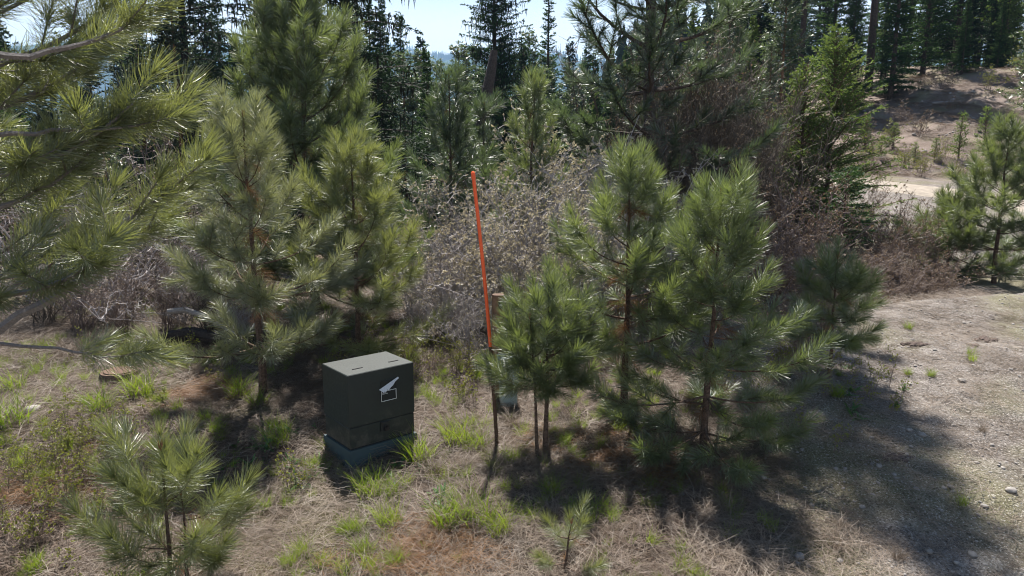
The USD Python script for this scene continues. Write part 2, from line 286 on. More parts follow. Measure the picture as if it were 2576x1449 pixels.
# ------------------------------------------------------------------ needle shoots (prototypes that every pine crown is made of)
def shoot_mesh(seed, Ls=.26, n=110, nl=.155, w=.003, tip=26, bent=True):
    r = np.random.default_rng(seed)
    m = n + tip
    s = np.concatenate([np.sort(r.uniform(.06, 1, n)), np.full(tip, 1.0)]) * Ls
    az = np.arange(m) * 2.39996 + r.normal(0, .35, m)
    th = np.radians(np.concatenate([72 - 40 * (s[:n] / Ls) ** 1.3, r.uniform(6, 38, tip)])) + r.normal(0, .13, m)
    ln = nl * r.uniform(.75, 1.12, m) * np.concatenate([.75 + .25 * np.minimum(1, s[:n] / Ls * 2), np.ones(tip)])
    d0 = np.stack([np.sin(th) * np.cos(az), np.sin(th) * np.sin(az), np.cos(th)], 1)
    d1 = nrm(d0 + np.array([0, 0, .30]) + r.normal(0, .13, (m, 3)))
    p0 = np.stack([0 * s, 0 * s, s], 1); p1 = p0 + d0 * ln[:, None] * .5; p2 = p1 + d1 * ln[:, None] * .5
    P = np.stack([p0, p1, p2], 1)                                  # each needle a thin bent ribbon turned at random
    if not bent: P = P[:, ::2]
    kk = P.shape[1]
    sd = nrm(np.cross(d0, nrm(r.normal(0, 1, (m, 3)))))[:, None]; ww = (w * np.array([.8, 1.0, .35] if bent else [1.0, .45]) / 2)[None, :, None]
    V = np.stack([P - sd * ww, P + sd * ww], 2).reshape(-1, 3); b = (np.arange(m) * 2 * kk)[:, None]; i = np.array([[0, 2]] if bent else [[0]])
    return V, np.stack([b + i, b + i + 1, b + i + 3, b + i + 2], -1).reshape(-1, 4)
CLS = {}
def make_class(key, mesh, material, smooth=False, part='blades'):
    c = klass(key); tag(usdkit.mesh(stage, f'{c.GetPath()}/{part}', mesh, M[material], smooth).GetPrim(), kind=None if part == 'rock' else 'stuff'); CLS[key] = c; return c
def shoots(key, material, **k): return [shoot_mesh(hash_(key) + i, **k) for i in range(4)], material
def hash_(s): return sum((i + 1) * ord(ch) for i, ch in enumerate(s)) % 99991
def grow(shoots_, P, D, S, r):
    """One mesh of all the shoots of a crown, every needle a ribbon of its own."""
    P, D, S = np.array(P, float), np.array(D, float), np.array(S, float); kind = r.integers(0, len(shoots_), len(P)); q = quats(D, r.uniform(0, 2 * PI, len(P)))
    w, x, y, z = q.T
    Rm = np.stack([1 - 2 * (y * y + z * z), 2 * (x * y - w * z), 2 * (x * z + w * y), 2 * (x * y + w * z), 1 - 2 * (x * x + z * z), 2 * (y * z - w * x), 2 * (x * z - w * y), 2 * (y * z + w * x), 1 - 2 * (x * x + y * y)], 1).reshape(-1, 3, 3)
    out = []
    for k, (v, f) in enumerate(shoots_):
        m = np.nonzero(kind == k)[0]
        if len(m):
            V = np.einsum('nij,vj->nvi', Rm[m] * S[m][:, None, None], v) + P[m][:, None]
            out.append((V.reshape(-1, 3), (f[None] + (np.arange(len(m)) * len(v))[:, None, None]).reshape(-1, f.shape[1])))
    return join(out)
SH = {'near': shoots('shoot_near', 'pine_needles', n=165, w=.0033, nl=.17, tip=36),
      'young': shoots('shoot_young', 'pine_needles', n=145, w=.0038), 'pale': shoots('shoot_pale', 'pine_needles_pale', n=150, w=.0038, nl=.165),
      'green': shoots('shoot_green', 'pine_needles_green', n=140, w=.0040),
      'dark': shoots('shoot_dark', 'pine_needles_dark', n=95, w=.0062, tip=20, bent=False), 'mid': shoots('shoot_mid', 'pine_needles_green', n=110, w=.0056, tip=24, bent=False),
      'dead': shoots('shoot_dead', 'dead_needles', n=46, w=.0042, tip=4, bent=False)}

# ------------------------------------------------------------------ pines
def bend_path(p0, az, el0, el1, length, k, r, wob=.06):
    """A limb of k points leaving p0 towards azimuth az, its slope going from el0 to el1."""
    s = np.linspace(0, 1, k - 1); el = el0 + (el1 - el0) * s ** 1.3
    a = az + np.cumsum(r.normal(0, wob, k - 1))
    d = np.stack([np.cos(el) * np.cos(a), np.cos(el) * np.sin(a), np.sin(el)], 1)
    return np.vstack([p0, p0 + np.cumsum(d * (length / (k - 1)), 0)])
def limb(path, rad, r, out, S, spacing=.12, tw=(.5, 1.0), bare=.35, shoot_len=.26, droop=0.0, upturn=.45):
    """Side twigs and shoots of one limb: wood goes to out['wood'], shoots to out['P'], out['D'], out['S']."""
    seg = np.linalg.norm(np.diff(path, axis=0), axis=1); cum = np.concatenate([[0], np.cumsum(seg)]); Lb = cum[-1]
    T = nrm(np.gradient(path, axis=0))
    def where(s): return np.array([np.interp(s, cum, path[:, i]) for i in range(3)]), nrm(np.array([np.interp(s, cum, T[:, i]) for i in range(3)]))
    wood = [tubes(path[None], (rad * np.linspace(1, .28, len(path)))[None], 5, True)]
    p, d = where(Lb); out['P'].append(p - d * .10 * S); out['D'].append(d + [0, 0, .25]); out['S'].append(S * r.uniform(.95, 1.15))
    tw_p = []
    side = 1; s = max(bare * Lb, .12)
    while s < Lb - .03:
        p, d = where(s); side = -side
        hor = nrm(np.cross(d, [0, 0, 1.0]) + 1e-6); up = np.cross(hor, d)
        a = math.radians(r.uniform(38, 62))
        dd = nrm(d * math.cos(a) + (hor * side * r.uniform(.5, 1) + up * r.uniform(-.35, .55)) * math.sin(a))
        rem = (Lb - s)
        ln = min(max(rem * r.uniform(.35, .6), shoot_len * S * .55), 1.1)
        n = max(1, int(round(ln / (shoot_len * S * .8))))
        pts = [p]
        for k in range(n):
            dd = nrm(dd + np.array([0, 0, upturn * .35]) + r.normal(0, .10, 3))
            st = ln / n
            if k >= n - 2 or r.random() < .4:
                out['P'].append(pts[-1] + 0 * dd); out['D'].append(dd.copy()); out['S'].append(S * r.uniform(.8, 1.1))
            pts.append(pts[-1] + dd * st)
            if k < n - 1 and ln > .35:
                for sg in (-1, 1):
                    if r.random() < .45:
                        h2 = nrm(np.cross(dd, [0, 0, 1.0]) + 1e-6); d3 = nrm(dd * .6 + h2 * sg * .7 + np.array([0, 0, .25]) + r.normal(0, .1, 3))
                        out['P'].append(pts[-1]); out['D'].append(d3); out['S'].append(S * r.uniform(.7, 1.0))
                        tw_p.append(np.stack([pts[-1], pts[-1] + d3 * .1, pts[-1] + d3 * .22 * S]))
        pts = np.array(pts); q = np.stack([np.array([np.interp(u, np.linspace(0, 1, len(pts)), pts[:, i]) for i in range(3)]) for u in (0, .5, 1)])
        q[2] = q[2] + (q[2] - q[1]) / (np.linalg.norm(q[2] - q[1]) + 1e-9) * .06
        tw_p.append(q)
        s += spacing * r.uniform(.7, 1.3) * (1 + .0 * s)
    if tw_p: wood.append(tubes(np.array(tw_p), np.array([rad * .35, rad * .28, rad * .14]).clip(.0018, .012)[None], 3))
    # along the outer limb itself the needles of the last years
    for s in np.arange(max(Lb * .62, .15), Lb - .12, .16 * S):
        p, d = where(s); out['P'].append(p); out['D'].append(d + r.normal(0, .12, 3)); out['S'].append(S * .85)
    out['wood'].append(join(wood))
def pine(name, label, cat, px, py, top_py, seed, reach=.9, crown0=.15, whorls=7, per=5, sh='young', S=1.0, rad=None, lean=0.0, bark='young_bark', group=None, dist=None, h=None,
         spacing=.19, el_low=.0, el_top=1.0, dead=.25, az_bias=None, parts=True, leader=.38, power=.8, extra=None):
    r = np.random.default_rng(seed)
    bx, by = at(px, py) if dist is None else (col(px, 500, dist)[0], dist)
    bz = float(gz(bx, by))
    if h is None:
        h = col(px, top_py, by)[1] - bz
    rad = rad or .012 + .011 * h
    t = thing(name, label, cat, (bx, by, bz - .02), 0, group)
    k = 10
    zz = np.linspace(0, h - .05 * S, k); wob = np.cumsum(r.normal(0, .012 * h / k * 3, (k, 2)), 0); wob[0] = 0
    tr = np.stack([wob[:, 0] + lean * zz, wob[:, 1], zz], 1)
    tw = tubes(tr[None], (rad * (1 - .86 * (zz / h) ** .8))[None], 8, True)
    out = dict(P=[], D=[], S=[], wood=[])
    def tp(z): return np.array([np.interp(z, zz, tr[:, 0]), np.interp(z, zz, tr[:, 1]), z])
    # leader: a bottle brush of upright needles
    for z in np.arange(h - leader * 1.0, h - .12, .13 * S):
        out['P'].append(tp(z)); out['D'].append(np.array([r.normal(0, .04), r.normal(0, .04), 1.0])); out['S'].append(S * .92)
    heights = crown0 * h + (h - leader - crown0 * h) * (np.linspace(0, 1, whorls) ** .92)
    DP = []
    for wi, z in enumerate(heights):
        u = (z - crown0 * h) / max(h - crown0 * h, 1e-6)
        n = per + (r.random() < .4) - (wi == whorls - 1 and r.random() < .5)
        a0 = r.uniform(0, 2 * PI)
        for b in range(n):
            az = a0 + b * 2 * PI / n + r.normal(0, .22)
            if az_bias is not None and r.random() > (1 + math.cos(az - az_bias)) / 2 + .25: continue
            Lb = reach * max(.30, (1 - u) ** power) * r.uniform(.72, 1.15) * (.75 + .25 * min(1, u * 5 + .3))
            el0 = el_low + (el_top - el_low) * u ** 1.2 + r.normal(0, .10)
            el1 = min(el0 + .45 + .25 * r.random(), 1.35)
            path = bend_path(tp(z + r.normal(0, .03)), az, el0, el1, Lb, 7, r)
            limb(path, max(.005, rad * .34 * (1 - .55 * u) * (Lb / reach) ** .5), r, out, S, spacing, bare=.30 - .15 * u)
        if r.random() < .9 and dead > 0:
            for _ in range(int(dead * 10)):
                a = r.uniform(0, 2 * PI); DP.append((tp(z + r.uniform(-.10, .02)), np.array([math.cos(a), math.sin(a), r.uniform(-1.2, -.1)])))
    if extra is not None: extra(out, r, tp)
    obj('trunk', tw, bark, t, 35)
    for k2 in range(4):        # winter buds at the top
        a = r.uniform(0, 2 * PI); b0 = tp(h - .06)
        out.setdefault('bud', []).append(np.stack([b0, b0 + [.008 * math.cos(a), .008 * math.sin(a), .035 * S], b0 + [.012 * math.cos(a), .012 * math.sin(a), .075 * S]]))
    obj('bud', tubes(np.array(out['bud']), np.array([.007, .009, .003])[None] * S, 5, True), 'bud', t, True)
    if parts:
        for w in out['wood']: obj('branch', w, bark, t)
    else:
        obj('branches', join(out['wood']), bark, t)
    n = len(out['P']); sh_, m_ = SH[sh]
    tag(obj('crown', grow(sh_, out['P'], out['D'], out['S'], r), m_, t), kind='stuff')
    if DP: tag(obj('dead_needles', grow(SH['dead'][0], [p for p, _ in DP], [d for _, d in DP], np.full(len(DP), .75 * S), r), 'dead_needles', t), kind='stuff')
    return t, n
COUNT = {}
def P_(key, *a, **k):
    t, n = pine(*a, **k); COUNT[key] = n; return t

# the big pine at the left edge: its trunk stands just outside the picture
def low_limb(out, r, tp):
    for pts, rd in (([(-60, 860, 3.9), (60, 790, 3.95), (170, 725, 4.0), (255, 660, 4.05), (282, 600, 4.1), (330, 545, 4.2), (420, 480, 4.3), (470, 440, 4.35)], .030),
                    ([(-60, 800, 4.2), (40, 715, 4.25), (120, 668, 4.3), (200, 610, 4.4), (255, 545, 4.5)], .017),
                    ([(-40, 860, 3.7), (60, 870, 3.75), (170, 880, 3.8), (250, 895, 3.9), (330, 905, 3.95)], .013),
                    ([(-40, 130, 3.7), (90, 140, 3.75), (190, 115, 3.8), (290, 80, 3.85), (350, 40, 3.9)], .020),
                    ([(-40, 345, 3.8), (100, 330, 3.9), (220, 330, 4.0), (330, 320, 4.1), (430, 290, 4.2)], .015)):
        q = []
        for px, py, y in pts:
            x, z = col(px, py, y); q.append((x - A0[0], y - A0[1], z - A0[2]))
        q = np.array(q); n = len(q); s = np.linspace(0, 1, 2 * n)
        q = np.stack([np.interp(s, np.linspace(0, 1, n), q[:, i]) for i in range(3)], 1); q[1:-1] += r.normal(0, .008, (2 * n - 2, 3))
        limb(q, rd, r, out, 1.05, .17, bare=.62)
A0 = (col(-235, 500, 4.0)[0], 4.0, float(gz(col(-235, 500, 4.0)[0], 4.0)) - .02)
P_('A', 'tall_pine', 'big long-needled pine leaning in from the left edge', 'pine tree', -235, 0, 0, 11, dist=4.0, h=5.2, reach=1.55, crown0=.42, whorls=11, per=5, sh='near', S=1.05, rad=.085,
   spacing=.20, el_low=.05, el_top=.95, bark='grey_bark', az_bias=.5, extra=low_limb, power=.34, dead=.3)
P_('B', 'young_pine', 'pale silvery young pine left of the green cabinet', 'pine tree', 662, 1000, 275, 3, reach=1.25, crown0=.20, whorls=6, per=5, sh='pale', spacing=.22, el_low=-.05, dead=.5, rad=.05)
P_('C', 'young_pine', 'bright green young pine behind the green cabinet', 'pine tree', 905, 900, 345, 5, reach=1.1, crown0=.08, whorls=7, per=5, sh='young', el_low=.05, dead=.2)
P_('D', 'young_pine', 'tall dense green pine behind the two pale young pines', 'pine tree', 785, 0, -40, 8, dist=10.0, reach=1.95, crown0=.10, whorls=11, per=6, sh='mid', S=1.15, el_low=.05, dead=.35, rad=.075, power=.62, parts=True)
P_('E', 'pine_sapling', 'short two-stemmed pine sapling in the lower left corner', 'pine tree', 430, 1490, 1100, 13, reach=.62, crown0=.30, whorls=2, per=4, sh='near', leader=.42, el_low=.15, el_top=.75, dead=.1, rad=.02, S=.92)
P_('E2', 'pine_sapling', 'lower pine sapling touching the two-stemmed one at bottom left', 'pine tree', 478, 1500, 1215, 14, reach=.5, crown0=.3, whorls=2, per=4, sh='near', leader=.2, el_low=.1, el_top=.6, dead=.2, rad=.018, S=.9)
P_('F', 'pine_seedling', 'tiny pale pine seedling at the bottom edge', 'pine tree', 1418, 1452, 1290, 17, reach=.24, crown0=.3, whorls=2, per=3, sh='near', leader=.16, el_low=.1, el_top=.7, dead=.1, S=.58, rad=.012, lean=.14)
P_('G', 'young_pine', 'several-stemmed small pine in front of the grey pedestal', 'pine tree', 1372, 1150, 690, 19, reach=.55, crown0=.40, whorls=5, per=4, sh='green', S=.92, el_low=.05, dead=.15, rad=.028)
P_('G2', 'young_pine', 'thin pine stem growing left beside the several-stemmed small pine', 'pine tree', 1352, 1160, 780, 23, reach=.42, crown0=.5, whorls=3, per=4, sh='green', S=.85, el_low=.0, dead=.1, rad=.02, lean=-.06)
P_('H', 'young_pine', 'pine with reddish trunk left of the widest low pine', 'pine tree', 1570, 1040, 388, 29, reach=.95, crown0=.28, whorls=7, per=4, spacing=.22, sh='green', el_low=.0, dead=.6, rad=.045)
P_('I', 'young_pine', 'bushy pine whose low boughs sweep right to the ground', 'pine tree', 1768, 1130, 468, 31, reach=1.15, crown0=.08, whorls=8, per=5, sh='green', power=1.15, spacing=.22, el_low=-.25, dead=.2, rad=.04)
P_('J', 'young_pine', 'thin short pine at the edge of the bare earth', 'pine tree', 2086, 950, 632, 37, reach=.52, crown0=.32, whorls=4, per=5, sh='green', S=.92, el_low=-.1, dead=.15, rad=.026)
P_('K', 'young_pine', 'broad pine at the right edge before the dirt road', 'pine tree', 2500, 712, 340, 41, reach=1.65, crown0=.08, whorls=7, per=6, sh='mid', S=1.1, el_low=.0, dead=.15, rad=.05)
P_('K2', 'young_pine', 'low spreading pine left of the broad right-edge pine', 'pine tree', 2380, 690, 500, 44, reach=1.1, crown0=.08, whorls=4, per=6, sh='mid', S=1.1, el_low=.0, dead=.1, rad=.04)
P_('L', 'tall_pine', 'tall thin-crowned pine with bare dark trunk above the thicket', 'pine tree', 1642, 0, 0, 43, dist=13.2, h=17, reach=2.5, crown0=.12, whorls=22, per=4, sh='dark', S=1.35, el_low=.10, el_top=.9, dead=.1, rad=.14, bark='old_bark', power=.55, spacing=.26, leader=.5)
P_('M', 'young_pine', 'narrow pale-tipped pine rising from the budding shrubs', 'pine tree', 1345, 0, 195, 47, dist=11.3, reach=.75, crown0=.2, whorls=7, per=4, sh='mid', S=1.1, el_low=.1, dead=.1)
P_('N', 'young_pine', 'bluish pine right of the tall dense pine, thin dark trunk', 'pine tree', 1130, 0, 185, 53, dist=12.6, reach=1.15, crown0=.15, whorls=8, per=4, sh='dark', S=1.15, el_low=.1, dead=.1)
P_('O', 'young_pine', 'small pale pine tip between two background pines', 'pine tree', 1213, 0, 255, 59, dist=13.6, reach=.9, crown0=.15, whorls=6, per=4, sh='dark', S=1.1, el_low=.1, dead=.0)
P_('O2', 'young_pine', 'pale pine half hidden behind the tall thin-crowned pine', 'pine tree', 1815, 0, 20, 61, dist=16.5, reach=1.3, crown0=.1, whorls=8, per=5, sh='dark', S=1.25, dead=.0)

# ------------------------------------------------------------------ firs
def fir_mesh(seed, h=12.0, reach=2.2, crown0=.08, gap=.33, per=6, el0=.1, sag=.5, twig_gap=.16, blade=.10, width=.028, nb=7, power=.85, lichen=0.0, sparse=0.0):
    """(trunk, foliage, lichen strands) of a fir: drooping limbs set with twigs, each twig set with short blades."""
    r = np.random.default_rng(seed)
    wood, bl, li = [], [], []
    z = crown0 * h; limbs = []
    while z < h * .985:
        u = (z - crown0 * h) / (h - crown0 * h)
        for b in range(per):
            if r.random() < sparse: continue
            az = r.uniform(0, 2 * PI); Lb = reach * max(.05, (1 - u) ** power) * r.uniform(.6, 1.15)
            e0 = el0 + .6 * u + r.normal(0, .12); e1 = e0 - sag * (1 - u) * r.uniform(.6, 1.2)
            limbs.append((bend_path(np.array([0, 0, z + r.uniform(0, gap)]), az, e0, e1, Lb, 6, r, .05), Lb, u))
        z += gap * (1 - .45 * u)
    for path, Lb, u in limbs:
        wood.append(tubes(path[None], (np.linspace(1, .25, 6) * (.008 + .010 * Lb))[None], 3))
        T = nrm(np.gradient(path, axis=0)); cum = np.linspace(0, Lb, 6)
        s = np.arange(max(.12, .15 * Lb), Lb, twig_gap)
        s = np.concatenate([s, [Lb * .99]]); n = len(s)
        p = np.stack([np.interp(s, cum, path[:, i]) for i in range(3)], 1); d = nrm(np.stack([np.interp(s, cum, T[:, i]) for i in range(3)], 1))
        hor = nrm(np.cross(d, [0, 0, 1.0]))
        for side in (-1, 1):
            a = r.uniform(.75, 1.15, n)
            td = nrm(d * np.cos(a)[:, None] + hor * side * np.sin(a)[:, None] + np.stack([0 * a, 0 * a, r.normal(-.12, .18, n)], 1))
            tl = np.clip((Lb - s) * .45, .14, .8) * r.uniform(.6, 1.2, n)
            # blades along each twig
            k = np.linspace(.1, 1, nb)
            bp = p[:, None] + td[:, None] * (tl[:, None] * k[None])[..., None]; bp = bp.reshape(-1, 3)
            bd = np.repeat(td, nb, 0) + r.normal(0, .55, (n * nb, 3)) + [0, 0, .10]; bd = nrm(bd)
            ln = blade * r.uniform(.7, 1.35, n * nb) * np.repeat(np.clip(tl / .3, .7, 1.6), nb)
            wv = nrm(np.cross(bd, nrm(r.normal(0, 1, (n * nb, 3)) * .6 + [0, 0, 1.0]))) * (width * r.uniform(.6, 1.3, n * nb))[:, None]
            v = np.stack([bp - bd * ln[:, None] * .2, bp + bd * ln[:, None] * .4 + wv, bp + bd * ln[:, None], bp + bd * ln[:, None] * .4 - wv], 1)
            bl.append(v)
            if lichen > 0:
                m = r.random(n) < lichen; c = int(m.sum())
                if c:
                    b0 = (p[m] + td[m] * tl[m][:, None] * r.uniform(.1, 1, c)[:, None]); hl = r.uniform(.12, .5, c); ws = nrm(r.normal(0, 1, (c, 3)) * [1, 1, .1]) * .018
                    j = r.normal(0, .03, (c, 3))
                    li.append(np.stack([b0 - ws, b0 + ws, b0 + j * 1.5 - np.array([0, 0, 1]) * hl[:, None] + ws * .1, b0 + j - np.array([0, 0, .5]) * hl[:, None] - ws * 1.3], 1))
    def quads(ls):
        v = np.concatenate(ls); n = len(v); return v.reshape(-1, 3), np.arange(4 * n).reshape(-1, 4)
    zz = np.linspace(0, h, 9); tr = np.stack([0.02 * np.sin(zz), .02 * np.cos(zz * 1.3), zz], 1)
    wood.append(tubes(tr[None], ((.02 + .011 * h) * (1 - .93 * zz / h))[None], 8))
    return join(wood), quads(bl), (quads(li) if li else None)
def fir(name, label, cat, loc, mesh, foliage='fir_foliage', bark='old_bark', group=None, rz=0.0, scale=None):
    t = thing(name, label, cat, loc, rz, group, scale=scale)
    obj('trunk', mesh[0], bark, t, 35); obj('crown', mesh[1], foliage, t)
    if mesh[2] is not None: obj('lichen', mesh[2], 'lichen', t)
    return t
def stand(px, y):
    x = col(px, 300, y)[0]; return x, y, float(gz(x, y)) - .05
near_fir = dict(twig_gap=.085, blade=.06, width=.011, nb=8, gap=.17, per=6)
fir('fir_tree', 'bright young fir pair, right one, beside the dirt road', 'fir tree', stand(2092, 15.6), fir_mesh(71, 4.6, 1.9, .03, sag=.3, el0=.25, power=.75, **near_fir), 'fir_foliage_fresh', 'young_bark')
fir('fir_tree', 'bright young fir pair, left one, beside the thicket', 'fir tree', stand(2020, 15.2), fir_mesh(72, 4.2, 1.7, .03, sag=.3, el0=.25, power=.75, **near_fir), 'fir_foliage_fresh', 'young_bark')
fir('fir_tree', 'low dark drooping fir below the bright fir pair', 'fir tree', stand(2140, 13.2), fir_mesh(73, 2.3, .85, .02, sag=.7, el0=.1, power=.5, **near_fir), 'fir_foliage', 'young_bark')
big = dict(twig_gap=.15, blade=.105, width=.017, nb=12, gap=.5, per=5)
fir('lichen_fir', 'dark lichen-hung fir at the top left behind the left pine', 'fir tree', stand(478, 21), fir_mesh(81, 15, 3.0, .05, sag=.55, el0=-.05, lichen=.5, sparse=.25, **big), 'fir_foliage_dark', 'dark_wood')
fir('lichen_fir', 'huge dark lichen-hung fir behind the tall dense pine', 'fir tree', stand(880, 19), fir_mesh(82, 15, 3.6, .04, sag=.6, el0=-.05, lichen=.6, sparse=.05, **big), 'fir_foliage_dark', 'dark_wood')
fir('lichen_fir', 'dark lichen-hung fir left of the tallest one at top left', 'fir tree', stand(660, 24), fir_mesh(83, 14, 2.8, .06, sag=.5, el0=-.05, lichen=.4, sparse=.3, **big), 'fir_foliage_dark', 'dark_wood')
fir('tall_fir', 'tall dark fir in the gap with lower boughs hung with lichen', 'fir tree', stand(1245, 34), fir_mesh(84, 17, 3.2, .14, sag=.35, el0=.05, lichen=.4, **{**big, 'gap': .34, 'per': 6}), 'fir_foliage', 'old_bark')
fir('tall_fir', 'slender dark fir right of the tallest fir in the gap', 'fir tree', stand(1378, 38), fir_mesh(85, 14, 1.5, .08, sag=.3, el0=.1, **{**big, 'gap': .36}), 'fir_foliage', 'old_bark')
fir('tall_fir', 'small pointed fir against the blue ridge', 'fir tree', stand(1115, 62), fir_mesh(86, 10.5, 2.0, .05, sag=.25, el0=.2, **{**big, 'gap': .3}), 'fir_foliage_dark', 'old_bark', scale=.93)

# trees of the forest: a few kinds are built once, every tree is then placed by itself
def fir_class(key, mesh, foliage, bark='old_bark'):
    c = klass(key)
    usdkit.mesh(stage, f'{c.GetPath()}/trunk', mesh[0], M[bark], 35); usdkit.mesh(stage, f'{c.GetPath()}/crown', mesh[1], M[foliage])
    if mesh[2] is not None: usdkit.mesh(stage, f'{c.GetPath()}/lichen', mesh[2], M['lichen'])
    return c
far = dict(twig_gap=.20, blade=.14, width=.023, nb=10, gap=.40, per=6)
KIND = {
    'dark': fir_class('forest_dark_fir', fir_mesh(101, 12, 2.3, .06, sag=.4, **far), 'fir_foliage_dark'),
    'green': fir_class('forest_green_fir', fir_mesh(102, 12, 2.2, .04, sag=.3, el0=.15, **far), 'fir_foliage'),
    'fresh': fir_class('forest_fresh_fir', fir_mesh(103, 12, 2.5, .03, sag=.25, el0=.25, **far), 'fir_foliage_fresh'),
    'bare': fir_class('forest_bare_trunk_fir', fir_mesh(104, 14, 2.1, .42, sag=.3, el0=.1, **far), 'fir_foliage_dark'),
    'pine': fir_class('forest_pine', fir_mesh(105, 11, 2.0, .18, gap=.55, per=5, el0=.15, sag=-.3, twig_gap=.24, blade=.24, width=.026, nb=8, power=.55), 'pine_needles_dark', 'orange_bark'),
    'narrow': fir_class('forest_narrow_fir', fir_mesh(106, 12, 1.4, .03, sag=.35, **{**far, 'gap': .33}), 'fir_foliage'),
}
KH = dict(dark=12, green=12, fresh=12, bare=14, pine=11, narrow=12)
def tree(kind, px, y, h, label, group=None, name='fir_tree', wide=1.0):
    x, y, z = stand(px, y); k = h / KH[kind]
    return copy(KIND[kind], name, label, 'pine tree' if kind == 'pine' else 'fir tree', (x, y, z), R.uniform(0, 6.28), group, (k * wide, k * wide, k))
for kind, px, y, h, lab, w in [
    ('dark', 1895, 33, 13, 'dark fir directly behind the bright fir pair, left of two', 1.0), ('bare', 2005, 37, 15, 'dark bare-trunked fir behind the bright fir pair', 1.1),
    ('bare', 2176, 36, 17, 'tall fir with long bare straight trunk right of the bright fir pair', 1.0), ('narrow', 2235, 33.5, 8.5, 'sunlit narrow green fir at the top of the earth bank', 1.25),
    ('green', 2310, 37, 11, 'green fir in the shade above the earth bank', 1.0), ('dark', 2385, 39, 13, 'dark fir deep in shade above the earth bank', 1.0),
    ('fresh', 2505, 35.5, 9.5, 'yellow-green fir at the top right of the earth bank', .8), ('pine', 2600, 25, 6.5, 'green pine cut by the right edge above the bank', 1.0),
    ('green', 2130, 34, 6.5, 'mid green fir low behind the bright fir pair', 1.1), ('narrow', 2080, 42, 12, 'slender fir between two bare-trunked firs', 1.0),
    ('dark', 1830, 40, 14, 'dark fir behind the tall thin-crowned pine', 1.0), ('pine', 1960, 29, 7.5, 'loose pine left of the bright fir pair', 1.0),
    ('green', 2440, 43, 14, 'big green fir behind the yellow-green fir', 1.0), ('fresh', 2270, 47, 15, 'tall light green fir far up the slope', .8)]:
    tree(kind, px, y, h, lab, None, 'pine_tree' if kind == 'pine' else 'fir_tree', w)
for kind, px, y, top, lab in [('dark', 1062, 44, 92, 'dark fir left of the small pointed fir against the ridge'), ('green', 1012, 38, 40, 'green fir beside the huge lichen-hung fir'), ('dark', 1432, 52, 105, 'dark fir right of the slender fir in the gap'), ('narrow', 1175, 48, 120, 'narrow fir left of the tallest fir in the gap'), ('pine', 1330, 42, 85, 'pine between the tallest and the slender fir in the gap')]:
    tree(kind, px, y, col(px, top, y)[1] - stand(px, y)[2], lab, None, 'pine_tree' if kind == 'pine' else 'fir_tree')
# the forest behind, cluster by cluster
def cluster(n, pxr, yr, tops, kinds, label, group, seed, hmax=22):
    """Trees between distances yr whose tops reach up to picture heights tops."""
    r = np.random.default_rng(seed)
    for i in range(n):
        y = yr[0] + (yr[1] - yr[0]) * ((i + r.random()) / n); px = r.uniform(*pxr); k = kinds[r.integers(len(kinds))]
        h = float(np.clip(col(px, r.uniform(*tops), y)[1] - stand(px, y)[2], 3.5, hmax))
        side = ['left', 'middle', 'right'][min(2, int(3 * (px - pxr[0]) / (pxr[1] - pxr[0])))]; dep = 'nearer' if y < (yr[0] + yr[1]) / 2 else 'farther'
        kw = dict(dark='dark bushy fir', green='green fir', fresh='light green fir', bare='bare-trunked fir', pine='loose-crowned pine', narrow='slender narrow fir')[k]
        tree(k, px, y, h, f'{kw} {label}, {side} part, {dep} row', group, 'forest_tree', r.uniform(.85, 1.2) * min(1, (13 / h) ** .4))
cluster(36, (1850, 2640), (44, 90), (-260, 60), ['dark', 'green', 'dark', 'narrow', 'pine', 'bare'], 'of the dense forest above the earth bank', 'forest above the earth bank', 1)
cluster(30, (1880, 2660), (33, 46), (60, 165), ['dark', 'green', 'dark', 'green'], 'low on the shaded crest of the earth bank', 'low conifers along the bank crest', 6)
cluster(64, (940, 1660), (22, 70), (105, 270), ['dark', 'green', 'pine', 'pine', 'narrow', 'green'], 'of the valley forest in the central gap', 'valley forest in the central gap', 2)
cluster(54, (-60, 1010), (19, 70), (-60, 260), ['dark', 'green', 'dark', 'narrow', 'pine'], 'of the forest behind the left pines', 'forest behind the left pines', 3)
cluster(26, (1480, 1980), (22, 60), (0, 260), ['pine', 'green', 'dark', 'fresh'], 'behind the tall thin-crowned pine', 'forest behind the tall pine', 4)
cluster(12, (-500, 100), (16, 45), (-200, 200), ['dark', 'green', 'pine'], 'beyond the leaning left pine', 'forest beyond the left edge', 5)
# far wooded valley and the trees on the ridge: one mass each
def far_tree(seed):
    r = np.random.default_rng(seed); p = []
    for k in range(9):
        z = .12 + .86 * k / 9; rr = .20 * (1 - z) + .02; n = 7
        a = np.arange(n) * 2 * PI / n + r.uniform(0, 6); q = rr * r.uniform(.6, 1.25, n)
        ring = np.stack([q * np.cos(a), q * np.sin(a), np.full(n, z - .05) + r.uniform(-.03, .02, n)], 1)
        v = np.vstack([ring, [[0, 0, z + .14 * (1 - z) + .03]]]); p.append((v, np.array([[i, (i + 1) % n, n] for i in range(n)])))
    p.append(tubes(np.array([[[0, 0, 0], [0, 0, .9]]]), np.array([[.012, .003]]), 4))
    return join(p)
FAR = [make_class(f'far_tree_{k}', far_tree(k), 'fir_foliage_dark', False, 'crown') for k in range(3)]
r = np.random.default_rng(90)
n = 3200; y = 100 + 900 * r.random(n) ** 1.5; x = y * r.uniform(-.95, .35, n); z = gz(x, y, False) - .2
scatter('/World/valley_forest', FAR, np.stack([x, y, z], 1), np.tile([0, 0, 1.0], (n, 1)), r.uniform(0, 6, n), np.stack([r.uniform(8, 14, n)] * 2 + [r.uniform(8, 15, n)], 1), rng=r)
